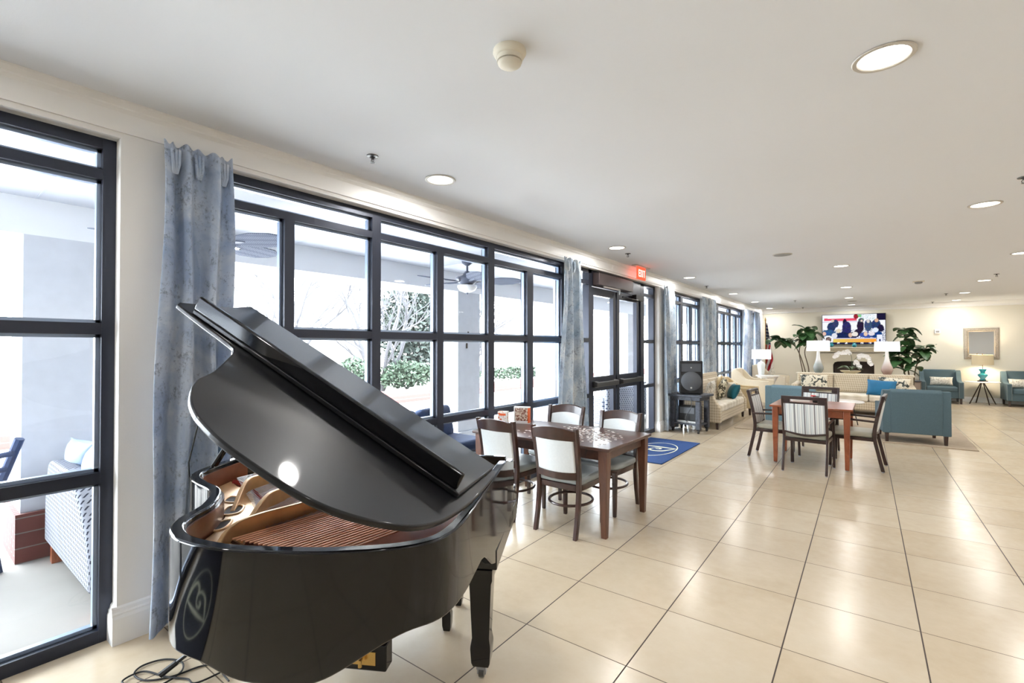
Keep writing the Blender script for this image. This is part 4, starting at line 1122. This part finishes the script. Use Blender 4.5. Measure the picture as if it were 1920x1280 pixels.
# orchid
oc = thing('orchid', 'white orchid with two arching sprays in a shallow bowl on the console', 'plant', (-.55, 14.72, .90))
MB().lathe([(.10, 0), (.2, .05), (.22, .075), (.21, .08), (0, .07)], n=28, sy=.6).build('bowl', M['moss'], oc)
lf = MB()
def leaf(mb, base, dirv, L, W, droop=.3, up=.35, fold=.12):
    d = Vector(dirv); d.z = 0; d.normalize(); sd = Vector((-d.y, d.x, 0))
    def f(u, v):
        w = W * (math.sin(PI * min(1, (u * .93 + .05))) ** .8) * (.75 + .5 * u)
        x = (v - .5) * 2
        return Vector(base) + d * (L * u) + sd * (x * w / 2) + Vector((0, 0, L * (up * u - droop * u * u) + abs(x) * w * fold))
    mb.grid(8, 4, f)
for k in range(7):
    a = k * .9 + .3; leaf(lf, (0, 0, .07), (math.cos(a), math.sin(a) * .7, 0), .27 + .05 * (k % 3), .08, .85, 1.0, .2)
lf.build('leaves', M['orchid_leaf'], oc)
def spray(path, n, seed):
    path = cat(path, 8); s = MB().tube(path, .005, 6).build('stem', M['orchid_leaf'], oc)
    r = random.Random(seed)
    for k in range(n):
        p = path[int(len(path) * (.40 + .58 * k / n))]; fl = MB()
        c = Vector(p) + Vector((r.uniform(-.02, .02), r.uniform(-.04, .02), r.uniform(-.04, .03)))
        for j in range(5):
            a = j * 2 * PI / 5 + r.random(); R_ = .052
            e = c + Vector((math.cos(a) * R_, -.008, math.sin(a) * R_)); sx = Vector((-math.sin(a), 0, math.cos(a))) * .034
            fl.add([c, c.lerp(e, .6) - sx, e + Vector((0, -.01, 0)), c.lerp(e, .6) + sx], [(0, 1, 2, 3)])
        fl.build('blossom', M['petal'], s, norm=False)
spray([(0, 0, .08), (.03, 0, .30), (0, 0, .50), (-.12, 0, .56), (-.25, -.02, .48), (-.34, -.03, .36)], 12, 1)
spray([(.02, 0, .08), (.06, 0, .3), (.16, 0, .44), (.27, -.02, .46), (.38, -.03, .36), (.42, -.03, .25)], 16, 2)
spray([(.04, 0, .08), (.08, 0, .22), (.13, -.02, .28), (.17, -.03, .2), (.17, -.03, .1)], 8, 3)

# fiddle leaf figs
def fig(label, loc, stems, crown, n, seed, L0=.30):
    t = thing('fiddle_leaf_fig', label, 'plant', loc); r = random.Random(seed)
    MB().lathe([(.16, 0), (.19, .03), (.23, .36), (.235, .38), (.21, .38), (.2, .34), (0, .33)], n=28).build('pot', M['pot'], t)
    tips = []
    for st in stems:
        pth = cat(st, 6); MB().tube(pth, [.018 - .009 * i / len(pth) for i in range(len(pth))], 7).build('stem', M['stem'], t); tips.append(pth)
    lf = MB()
    for k in range(n):
        pth = tips[k % len(tips)]; f = crown[0] + (1 - crown[0]) * r.random() ** .8
        p = pth[min(len(pth) - 1, int(f * len(pth)))]
        a = r.random() * 2 * PI
        L = L0 * r.uniform(.75, 1.25)
        leaf(lf, p, (math.cos(a), math.sin(a), 0), L, L * .78, r.uniform(.2, 1.0), r.uniform(-.1, .9), .10)
    lf.build('leaves', M['leaf'], t, ang=80)
    return t
fig('leafy fiddle leaf fig leaning left beside the television, behind the sofa', (-1.75, 16.6, 0),
    [[(0, 0, .33), (-.03, 0, .8), (-.12, 0, 1.4), (-.05, 0, 1.75), (.05, 0, 2.1)], [(.05, 0, .33), (.02, 0, .9), (-.2, 0, 1.55), (-.5, 0, 1.75), (-.75, 0, 1.78)], [(.08, .03, .33), (.12, 0, .9), (.02, 0, 1.4), (.1, 0, 1.7), (.16, 0, 1.95)]], (.70,), 64, 4, .31)
fig('bushy fiddle leaf fig right of the television, behind the sofa', (.68, 16.6, 0),
    [[(0, 0, .33), (-.02, 0, .8), (-.1, 0, 1.4), (-.08, 0, 1.75), (-.1, 0, 2.05)], [(.05, 0, .33), (.1, 0, .9), (.2, 0, 1.3), (.36, 0, 1.6)], [(-.05, .03, .33), (-.1, 0, .8), (-.2, 0, 1.2), (-.26, 0, 1.5)]], (.42,), 90, 9, .29)

# flag
fg = thing('flag', 'American flag on a wooden pole furled in the far left corner', 'flag', (-3.0, 17.95, 0))
MB().lathe([(.14, 0), (.14, .03), (.05, .05), (.03, .12)], n=24).build('base', M['brass'], fg)
MB().tube([(0, 0, .08), (-.0, 0, 2.45)], .014, 10).build('pole', M['gold_wood'], fg); MB().lathe([(.016, 2.45), (.026, 2.47), (.006, 2.56), (0, 2.57)], n=14).build('finial', M['brass'], fg)
def flag_cloth():
    mb = MB(); nu, nv = 60, 72
    def f(u, v):   # u along the fly, v from head (0) to foot (1)
        wd_ = .05 + .17 * min(1, v * 1.35); z = 2.36 - 1.55 * v - .12 * u * v
        fold = math.sin(u * 15) * .035 * min(1, v * 2 + .1)
        return (.015 + u * wd_, -.02 + fold - .03 * u, z + .10 * (1 - u) * (v > .9) * 0)
    mb.grid(nu, nv, f)
    o = mb.build('cloth', M['flag'], fg, norm=False)
    ca = o.data.color_attributes.new('pic', 'FLOAT_COLOR', 'POINT')
    red, wh, bl = lin((176, 34, 46)), lin((236, 232, 226)), lin((38, 42, 82))
    for i in range(nu + 1):
        for j in range(nv + 1):
            u, v = i / nu, j / nv
            if v < .44: c = wh if (i % 8 in (2, 3, 4) and j % 5 in (1, 2)) else bl
            else:
                s = (u * 3.2 + (v - .44) * 6.5); c = red if int(s) % 2 == 0 else wh
            ca.data[i * (nv + 1) + j].color = c
flag_cloth()

# ------------------------------------------------------------------ fireplace wall
FY = 18.55
fp = thing('fireplace', 'cream fireplace surround with mantel shelf under the television', 'fireplace', (-.62, FY, 0))
m = MB(); D2 = YB - FY
arch = [(-.53, 0), (-.53, 1.0), (-.50, 1.07), (-.42, 1.105), (-.2, 1.118), (.2, 1.118), (.42, 1.105), (.50, 1.07), (.53, 1.0), (.53, 0)]
poly = [(-.95, 0), (-.95, 1.40), (.95, 1.40), (.95, 0)] + arch[::-1]
m.prism(poly, 0, D2 - .002, lambda u, v, w_: (u, w_, v)); m.build('surround', M['fire_white'], fp, smooth=False)
MB().prism([(0, 0), (0, .05), (-.02, .07), (-.05, .09), (-.05, .12), (-.09, .15), (-.13, .155), (-.13, .19), (.22, .19), (.22, 0)], -1.0, 1.0, lambda u, v, w_: (w_, u, v + 1.375)).build('mantel_shelf', M['fire_white'], fp, bevel=.003, smooth=False)
for z in (1.09, 1.30): MB().b2(-.95, -.56, -.012, 0, z, z + .02).build('moulding', M['fire_white'], fp); MB().b2(.56, .95, -.012, 0, z, z + .02).build('moulding', M['fire_white'], fp)
MB().b2(-.56, .56, D2 - .03, D2 - .005, 0, 1.14).build('firebox', M['firebox'], fp); MB().b2(-.5, .5, .08, .1, .0, .92).build('fire_screen', M['firebox'], fp)
for s in (-.53, .53): MB().b2(s - .01 * (s > 0), s + .01 * (s < 0) , .001, D2 - .03, 0, 1.05).build('reveal', M['bronze'], fp)
gv = 'teal vases on the mantel'
for i, (x, lab) in enumerate(((-1.19, 'small teal vase at the left end of the mantel'), (-.585, 'small teal vase in the middle of the mantel'), (.02, 'small teal vase at the right end of the mantel'))):
    if i == 0:
        vs_ = thing('vase', lab, 'vase', (x, 18.5, 1.565), 0, gv)
        MB().lathe([(.035, 0), (.05, .01), (.07, .05), (.06, .09), (.035, .12), (.05, .15), (.05, .155), (0, .14)], n=24).build('vase_body', M['teal_glaze'], vs_)
    else: again(vs_, lab, (x, 18.5, 1.565))
tv = thing('television', 'large flat television showing a crowd scene, mounted above the mantel', 'television', (-.625, 18.66, 2.14))
TWD, THT = 1.66, .965
MB().box((0, .03, 0), (TWD, .05, THT)).build('housing', M['black'], tv, bevel=.006)
MB().box((0, .097, 0), (.5, .085, .4)).build('wall_bracket', M['black'], tv)
def tv_screen():
    nu, nv = 120, 68; mb = MB()
    mb.grid(nu, nv, lambda u, v: ((u - .5) * (TWD - .03), .003, (v - .5) * (THT - .03)))
    o = mb.build('screen', M['screen'], tv, norm=False, smooth=False)
    ca = o.data.color_attributes.new('pic', 'FLOAT_COLOR', 'POINT'); r = random.Random(5)
    def blob(u, v, cx, cy, rx, ry): return ((u - cx) / rx) ** 2 + ((v - cy) / ry) ** 2 < 1
    people = [(.15, .58, .07, .16, (40, 54, 92)), (.22, .70, .05, .14, (52, 60, 96)), (.37, .70, .035, .16, (34, 26, 52)), (.40, .52, .075, .25, (44, 44, 92)), (.62, .60, .055, .22, (40, 30, 56)), (.63, .80, .045, .07, (70, 84, 92)),
              (.74, .62, .06, .2, (60, 78, 112)), (.86, .62, .07, .2, (44, 60, 100)), (.93, .52, .05, .12, (34, 30, 60)), (.10, .36, .12, .13, (50, 88, 132)), (.34, .28, .14, .12, (28, 40, 80)), (.50, .30, .1, .1, (40, 42, 76)), (.58, .38, .06, .12, (44, 36, 60)), (.72, .30, .12, .1, (60, 84, 150)), (.88, .28, .08, .14, (26, 60, 120))]
    heads = [(.17, .80, .025, .05, (214, 190, 176)), (.03, .35, .03, .07, (226, 186, 170)), (.20, .28, .045, .09, (222, 226, 236)), (.46, .30, .035, .07, (214, 180, 160)), (.53, .33, .05, .08, (232, 226, 220)), (.70, .33, .03, .07, (232, 200, 176)), (.85, .46, .045, .08, (226, 234, 248)), (.87, .78, .03, .06, (222, 180, 150)), (.74, .76, .025, .06, (216, 210, 206)), (.79, .34, .05, .07, (226, 220, 228)), (.27, .45, .04, .07, (226, 214, 190)), (.64, .78, .018, .04, (226, 206, 196))]
    for i in range(nu + 1):
        for j in range(nv + 1):
            u, v = i / nu, j / nv
            c = (244, 246, 252)
            if .80 < v + .03 * u < .885 and .03 < u < .56: c = (232, 84, 112)
            if .74 < v < .775 and u < .6: c = (206, 206, 226)
            if blob(u, v, .55, .93, .04, .08): c = (150, 40, 50)
            if blob(u, v, .61, .95, .03, .05): c = (120, 200, 130)
            if .60 < u < .84 and v > .80 and r.random() < .25: c = (180, 210, 214)
            if u > .87 and v > .78: c = (30, 26, 56)
            if v < .5 and r.random() < .35: c = (56, 66, 116)
            for x, y, a, b, k in people:
                if blob(u, v, x, y, a, b): c = tuple(min(255, int(q * r.uniform(.75, 1.35))) for q in k)
            for x, y, a, b, k in heads:
                if blob(u, v, x, y, a, b): c = k
            if .18 < u < .86 and .055 < v < .17: c = (222 + int(30 * u), 214 - int(60 * u), 110 - int(60 * u))
            if .24 < u < .77 and .095 < v < .125 and (i % 3) and (i // 9) % 4: c = (226, 170, 120)
            if .18 < u < .86 and .17 <= v < .205: c = (206, 204, 232)
            if v <= .055 and (i // 5) % 3: c = (36, 36, 70)
            if blob(u, v, .095, .14, .085, .15): c = (240, 240, 246)
            if blob(u, v, .10, .15, .05, .09): c = (70, 54, 56) if r.random() < .7 else (214, 190, 180)
            if .87 < u < .955 and .05 < v < .30: c = (232, 236, 250) if not (.9 < u < .93 and .08 < v < .16) else (30, 34, 90)
            ca.data[i * (nv + 1) + j].color = lin(c)
tv_screen()

# ------------------------------------------------------------------ back wall right of the fireplace
G6 = 'slate armchairs on the mirror wall'
armchair('slate_armchair', 'slate blue armchair with nailhead trim left of the round table under the mirror', (1.42, 18.30, 0), 0, 'slate', W=.90, D=.84, H=.92, arm=.60, nails=True, group=G6)
armchair('slate_armchair', 'slate blue armchair cut by the right edge of the view', (3.14, 18.30, 0), 0, 'slate', W=.92, D=.84, H=.92, arm=.60, nails=True, group=G6)
cushion('patterned lumbar cushion in the left slate armchair', 'lacepillow', .50, .24, (1.43, 18.26, .60), rad(-12), 0, 0, .13)
cushion('patterned lumbar cushion in the slate armchair at the right edge', 'lacepillow', .50, .24, (3.02, 18.26, .60), rad(-12), 0, 0, .13)
rt = thing('round_table', 'round white topped table on four thin bronze legs under the mirror', 'table', (2.28, 18.32, 0))
MB().lathe([(.355, .595), (.365, .6), (.365, .615), (.355, .62)], n=40).build('table_top', M['white_top'], rt)
for k in range(4):
    a = k * PI / 2 + .35
    MB().tube([(.03 * math.cos(a), .03 * math.sin(a), .597), (.29 * math.cos(a), .29 * math.sin(a), .0)], .013, 8).build('leg', M['bronze'], rt)
tl = thing('table_lamp', 'teal ceramic lamp with cream drum shade lit under the mirror', 'lamp', (2.29, 18.34, .62))
MB().lathe([(.11, 0), (.11, .02), (.09, .03)], n=24).build('plinth', M['bronze'], tl)
MB().lathe([(.065, .03), (.08, .05), (.05, .07), (.06, .10), (.105, .17), (.105, .19), (.05, .23), (.05, .27), (.075, .31), (.085, .34), (.03, .35)], n=28).build('lamp_base', M['teal_glaze'], tl)
R = []
for z, k, i_ in ((.46, .225, 0), (.735, .215, 0), (.735, .215, .006), (.46, .225, .006)): R.append([((k - i_) * math.cos(2 * PI * q / 36), (k - i_) * math.sin(2 * PI * q / 36), z) for q in range(36)])
MB().rings(R, False, True).build('lamp_shade', M['shade_cream'], tl, ang=30)
MB().tube([(0, 0, .34), (0, 0, .74)], .008, 8).build('stem', M['bronze'], tl)
MB().lathe([(.01, .74), (.014, .755), (0, .77)], n=10).build('finial', M['bronze'], tl)
MB().lathe([(0, .47), (.03, .5), (.03, .54), (0, .57)], n=12).build('bulb', emit('lit_bulb', (255, 230, 190), 18), tl)
pl_ = bpy.data.lights.new('table_lamp_bulb', 'POINT'); pl_.energy = 26; pl_.color = (1, .86, .66); pl_.shadow_soft_size = .05
o = bpy.data.objects.new('bulb_light', pl_); COL.objects.link(o); o.parent = tl; o.location = (.06, -.06, .56)
mr = thing('wall_mirror', 'square mirror in a silver leaf frame on the back wall', 'mirror', (2.325, YB - .003, 1.665))
MW, MH, MF = .72, .885, .105
prof = [(0, 0), (MF, 0), (MF, .012), (MF * .75, .02), (MF * .6, .045), (MF * .2, .035), (0, .02)]
R = []
for sx, sz in ((-1, -1), (1, -1), (1, 1), (-1, 1)):
    R.append([(sx * (MW / 2 - u), -w_, sz * (MH / 2 - u)) for u, w_ in prof])
MB().rings(R, False, True).build('frame', M['mirror_frame'], mr, smooth=False)
MB().b2(-MW / 2 + MF - .01, MW / 2 - MF + .01, -.010, -.004, -MH / 2 + MF - .01, MH / 2 - MF + .01).build('mirror_glass', M['mirror'], mr, smooth=False)
ts_ = thing('wall_alarm', 'small white alarm sounder on the back wall right of the fig', 'alarm', (1.40, YB, 2.03))
MB().b2(-.065, .065, -.045, 0, -.06, .06).build('housing', M['white_trim'], ts_, bevel=.008)
MB().b2(-.04, .04, -.05, -.044, -.035, .02).build('lens', M['vent'], ts_, bevel=.003)
cb_ = thing('side_cabinet', 'small grey brown cabinet in the gap between the fig and the left slate armchair', 'cabinet', (.80, 17.95, 0))
MB().b2(-.16, .16, -.18, .18, .04, .58).build('body', flat('grey_brown_wood', (128, 112, 100), .5), cb_, bevel=.006)
MB().b2(-.18, .18, -.20, .20, .58, .605).build('top', M['cart'], cb_, bevel=.004); MB().b2(-.145, .145, -.192, -.18, .07, .55).build('door', flat('grey_brown_door', (140, 124, 112), .5), cb_, bevel=.003)
for x in (-.13, .13):
    for y in (-.15, .15): MB().b2(x - .02, x + .02, y - .02, y + .02, 0, .04).build('foot', M['bronze'], cb_)

# ------------------------------------------------------------------ outside: porch, garden
struct(MB().b2(-6.4, WO - .021, -9, 26, -.16, -.03).build('patio_floor', M['concrete']))
struct(MB().b2(-60, -6.4, -40, 70, -.2, -.05).build('garden_ground', M['soil']))
PZ = 2.70
pc = MB().b2(-5.75, WO - .005, -9, 26, PZ, PZ + .35)
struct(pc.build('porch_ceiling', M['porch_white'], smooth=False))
sm = MB()
for y in range(-8, 26, 2): sm.b2(-5.05, WO - .01, y + .66, y + .675, PZ - .004, PZ + .001)
sm.b2(-4.30, -4.285, -9, 26, PZ - .004, PZ + .001)
struct(sm.build('trim_3', flat('panel_joint', (176, 180, 192), .8), smooth=False))
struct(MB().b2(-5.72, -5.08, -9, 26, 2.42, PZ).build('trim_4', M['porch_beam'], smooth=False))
G7 = 'porch columns'
for lab, y0, y1 in (('white porch column with brick foot outside the nearest left window', .60, 1.16), ('white porch column outside the middle of the large window', 5.27, 5.77), ('white porch column outside, left of the glass doors', 8.1, 8.62), ('white porch column seen through the right door leaf', 11.5, 12.0), ('white porch column outside the plaid sofa window', 14.9, 15.4)):
    t = thing('porch_column', lab, 'column', (-5.34, (y0 + y1) / 2, -.03), 0, G7); h = (y1 - y0) / 2
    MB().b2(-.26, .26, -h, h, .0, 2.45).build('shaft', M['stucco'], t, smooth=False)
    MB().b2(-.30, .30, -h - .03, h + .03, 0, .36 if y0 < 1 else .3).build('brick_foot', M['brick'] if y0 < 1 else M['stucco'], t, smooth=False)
    if 5 < y0 < 6: MB().b2(.262, .275, -.04, -.02, 1.75, 1.84).build('plate', M['bronze'], t); MB().b2(.262, .275, -.075, -.05, 1.58, 1.66).build('plate', M['bronze'], t)
pw = MB().b2(-11.25, -10.95, -3, 28, -.05, .30).build('brick_planter', M['brick'], smooth=False)
tag(pw, 'low red brick planter wall across the courtyard', 'wall')
ol = thing('porch_downlight', 'round white downlight in the porch ceiling outside the large window', 'light', (-3.62, 2.28, PZ))
MB().lathe([(.085, -.001), (.085, -.008), (.06, -.012), (0, -.012)], n=24).build('diffuser', M['shade_lit'], ol)
def fan(label, x, y, ph):
    t = thing('ceiling_fan', label, 'fan', (x, y, PZ), 0, 'porch ceiling fans')
    MB().lathe([(.075, 0), (.07, -.03), (.03, -.06), (.02, -.065)], n=24).build('canopy', M['fan_metal'], t)
    MB().tube([(0, 0, -.05), (0, 0, -.17)], .014, 10).build('down_rod', M['fan_metal'], t)
    MB().lathe([(.03, -.14), (.06, -.19), (.13, -.215), (.15, -.225), (.15, -.24), (.13, -.26), (.11, -.29), (.06, -.31)], n=32).build('motor', M['fan_metal'], t)
    MB().lathe([(.06, -.31), (.125, -.325), (.13, -.345), (.10, -.39), (.04, -.415), (0, -.42)], n=32).build('light_bowl', M['bowl'], t)
    MB().lathe([(.012, -.415), (.016, -.43), (0, -.445)], n=10).build('finial', M['fan_metal'], t)
    for k in range(5):
        a = ph + k * 2 * PI / 5; c, s = math.cos(a), math.sin(a)
        mp = lambda u, v, w: (u * c - v * s, u * s + v * c, -.275 + w + .02 * u - .20 * v)
        out = [(.2, -.04), (.28, -.09), (.44, -.135), (.6, -.12), (.69, -.065), (.72, 0), (.69, .065), (.6, .12), (.44, .135), (.28, .09), (.2, .04)]
        bl = MB().prism(out, -.004, .004, mp).build('blade', M['fan_mesh'], t)
        MB().prism([(.12, -.012), (.28, -.02), (.34, 0), (.28, .02), (.12, .012)], -.012, -.004, mp).build('blade_arm', M['fan_metal'], bl)
fan('ceiling fan with cane blades on the porch, half hidden by the near curtain', -4.35, 1.55, .62)
fan('ceiling fan with glass bowl on the porch in the middle of the large window', -4.27, 4.6, .70)
# wicker sofa seen through the near left window
ws = thing('wicker_sofa', 'white wicker outdoor loveseat, its back to us, outside the nearest left window', 'sofa', (-4.30, .77, -.03))
bk_ = cat([(-.67, .15), (-.66, .45), (-.60, .68), (-.52, .765), (-.30, .775), (.0, .765), (.25, .70), (.45, .57), (.60, .42), (.655, .28), (.655, .15)], 4)
MB().prism([tuple(q) for q in bk_], -.055, .055, lambda u, v, w: (u, w, v)).build('backrest', M['wicker'], ws, bevel=.025, seg=3)
MB().b2(-.64, .63, .05, .72, .13, .40).build('base', M['wicker'], ws, bevel=.02)
MB().b2(-.66, -.56, .05, .74, .13, .62).build('arm', M['wicker'], ws, bevel=.03)
soft(MB().b2(-.55, .60, .07, .74, .40, .53), 'seat_cushion', M['patio_dark'], ws, .04)
for x in (-.58, .60):
    for y in (.0, .66): MB().b2(x - .03, x + .03, y - .03, y + .03, 0, .16).build('leg', M['cherry'], ws)
cushion('pale blue cushion propped on the back of the wicker loveseat outside, left one', 'patio_blue', .46, .40, (-4.66, .91, .685), rad(14), 0, rad(4), .22)
cushion('pale blue cushion propped on the back of the wicker loveseat outside, right one', 'patio_blue', .46, .40, (-4.22, .91, .68), rad(14), 0, rad(-5), .22)
# dark outdoor chair at the far left
oc2 = thing('outdoor_chair', 'dark slatted outdoor chair cut by the left edge of the view', 'chair', (-4.98, .08, -.03), rad(40))
for y in (-.28, .28):
    MB().tube([(.28, y, 0), (.2, y, .4), (.42, y, .95)], .028, 8).build('rear_leg', M['patio_dark'], oc2); MB().tube([(-.3, y, 0), (-.22, y, .42)], .028, 8).build('front_leg', M['patio_dark'], oc2)
    MB().tube([(-.28, y, .62), (.3, y, .62)], .025, 8).build('arm', M['patio_dark'], oc2)
MB().b2(-.26, .26, -.28, .28, .38, .42).build('seat', M['patio_dark'], oc2, bevel=.01)
for k in range(4): MB().tube([(.25 + .045 * k, -.28, .52 + .11 * k), (.25 + .045 * k, .28, .52 + .11 * k)], .02, 8).build('slat', M['patio_dark'], oc2)
# wicker armchairs beyond the doors and bench cushion under the large window
def wicker_chair(label, x, y, rz):
    t = thing('wicker_armchair', label, 'armchair', (x, y, -.03), rz, 'wicker armchairs outside the doors')
    MB().b2(-.36, .36, -.36, .36, .12, .38).build('base', M['wicker_tan'], t, bevel=.02)
    for s in (-1, 1): MB().b2(s * .38 - .06, s * .38 + .06, -.38, .38, .12, .64).build('arm', M['wicker_tan'], t, bevel=.03)
    MB().prism([(.26, .12), (.34, .84), (.46, .84), (.42, .12)], -.40, .40, lambda u, v, w: (w, u, v)).build('backrest', M['wicker_tan'], t, bevel=.03)
    soft(MB().b2(-.31, .31, -.37, .24, .38, .50), 'seat_cushion', M['patio_dark'], t, .04)
    soft(MB().b2(-.30, .30, .12, .27, .50, .86), 'back_cushion', M['patio_blue'], t, .05)
    for x_ in (-.33, .33):
        for y_ in (-.33, .33): MB().b2(x_ - .03, x_ + .03, y_ - .03, y_ + .03, 0, .13).build('leg', M['bronze'], t)
wicker_chair('wicker outdoor armchair seen through the left door leaf', -4.25, 8.75, rad(-118))
wicker_chair('wicker outdoor armchair seen through the right door leaf', -4.5, 10.1, rad(-118))
bs_ = thing('patio_loveseat', 'navy cushioned outdoor loveseat outside behind the jigsaw table', 'sofa', (-4.15, 3.75, -.03), rad(-90))
MB().b2(-.75, .75, -.36, .36, .1, .36).build('base', M['wicker_tan'], bs_, bevel=.02)
MB().b2(-.75, .75, -.40, -.30, .1, .72).build('backrest', M['wicker_tan'], bs_, bevel=.02)
for x_ in (-.7, .7):
    for y_ in (-.33, .33): MB().b2(x_ - .03, x_ + .03, y_ - .03, y_ + .03, 0, .11).build('leg', M['bronze'], bs_)
soft(MB().b2(-.72, .72, -.28, .36, .36, .50), 'seat_cushion', M['patio_dark'], bs_, .05)
for k, (x, r_) in enumerate(((-.35, .2), (.3, -.15))): soft(MB().box((0, 0, 0), (.62, .16, .40), M=tr(x, -.2, .66, rad(12), 0, r_)), 'back_cushion', M['patio_dark'], bs_, .06)

# garden plants
def shrub(name, label, x, y, z, rx, ry, rz, n, ls, mat, seed, trunk=True, group=None):
    t = thing(name, label, 'shrub', (x, y, z), 0, group); r = random.Random(seed); mb = MB()
    for k in range(int(n * 1.6)):
        while True:
            p = Vector((r.uniform(-1, 1), r.uniform(-1, 1), r.uniform(-1, 1)))
            if .25 < p.length < 1: break
        p = Vector((p.x * rx, p.y * ry, rz + p.z * rz + .05)); d = Vector((r.uniform(-1, 1), r.uniform(-1, 1), r.uniform(-.4, 1))).normalized(); s = d.cross(Vector((r.random(), r.random(), r.random()))).normalized() * ls * .35
        L = ls * r.uniform(.6, 1.4)
        mb.add([p, p + d * L * .5 + s, p + d * L, p + d * L * .5 - s], [(0, 1, 2, 3)])
    mb.build('foliage', M[mat], t, norm=False)
    if trunk:
        st = MB()
        for k in range(5):
            a = k * 1.256; st.tube([(0, 0, 0), (rx * .3 * math.cos(a), ry * .3 * math.sin(a), rz * .9), (rx * .7 * math.cos(a), ry * .7 * math.sin(a), rz * 1.5)], [.03, .02, .008], 5)
        st.build('stems', M['bark'], t)
    return t
shrub('evergreen_shrub', 'tall dark evergreen shrub behind the planter, left of the porch column', -13.3, 11.5, .2, 1.2, 1.25, 2.0, 2800, .20, 'bush2', 1)
shrub('low_shrub', 'low bright green shrub on the planter below the tall evergreen', -12.0, 10.1, .2, .6, 1.15, .42, 1300, .13, 'bush', 2)
shrub('low_shrub', 'low green shrub on the planter at the left, under the bare branches', -12.1, 8.2, .2, .55, .55, .5, 700, .13, 'bush', 3)
shrub('clipped_hedge', 'low clipped hedge along the planter right of the porch column', -11.8, 16.2, .2, .5, 3.2, .26, 1700, .12, 'bush', 4, False)
def bare_tree(label, x, y, H, seed, spread=1.0):
    t = thing('bare_tree', label, 'tree', (x, y, 0), 0, 'bare courtyard trees'); r = random.Random(seed); tk = MB(); br = MB()
    def grow(p, d, L, rad_, lv, mb):
        pts = [p]; q = p; dd = d.copy()
        for i in range(4):
            dd = (dd + Vector((r.uniform(-.22, .22), r.uniform(-.22, .22), r.uniform(-.05, .15)))).normalized(); q = q + dd * L / 4; pts.append(q)
        mb.tube(pts, [rad_ * (1 - .12 * i) for i in range(5)], 6)
        if lv > 0:
            for k in range(3 if lv > 1 else 4):
                e = (dd + Vector((r.uniform(-.9, .9), r.uniform(-.9, .9), r.uniform(-.2, .6))) * spread).normalized()
                grow(pts[2 + k % 3], e, L * r.uniform(.55, .8), rad_ * .55, lv - 1, br)
    for k in range(4):
        a = k * 1.57 + r.random(); grow(Vector((0, 0, 0)), Vector((.35 * math.cos(a), .35 * math.sin(a), 1)).normalized(), H * .45, .075, 3, tk)
    tk.build('trunks', M['bark'], t); br.build('branches', M['bark'], t)
bare_tree('bare pale trunked tree in front of the evergreen shrub', -12.4, 9.35, 4.6, 3)
bare_tree('bare tree with thin branches at the left of the large window', -14.2, 7.6, 5.2, 8, 1.2)
bare_tree('bare tree right of the middle porch column', -12.9, 14.3, 4.6, 12)
hb = thing('courtyard_building', 'pale rendered building with narrow windows across the courtyard', 'building', (-21, 20, 0))
MB().b2(-3, 3, -13, 16, -.05, 6.2).build('wall', M['house'], hb, smooth=False)
for y in (-8, -3.6, -2.2, 2.5, 6.5): MB().b2(2.96, 3.03, y - .25, y + .25, .9, 3.0).build('window', flat('pale_window', (206, 212, 222), .3), hb, smooth=False)
MB().b2(-3.3, 3.5, -13.4, 16.4, 6.2, 6.5).build('roof', M['stucco'], hb, smooth=False)
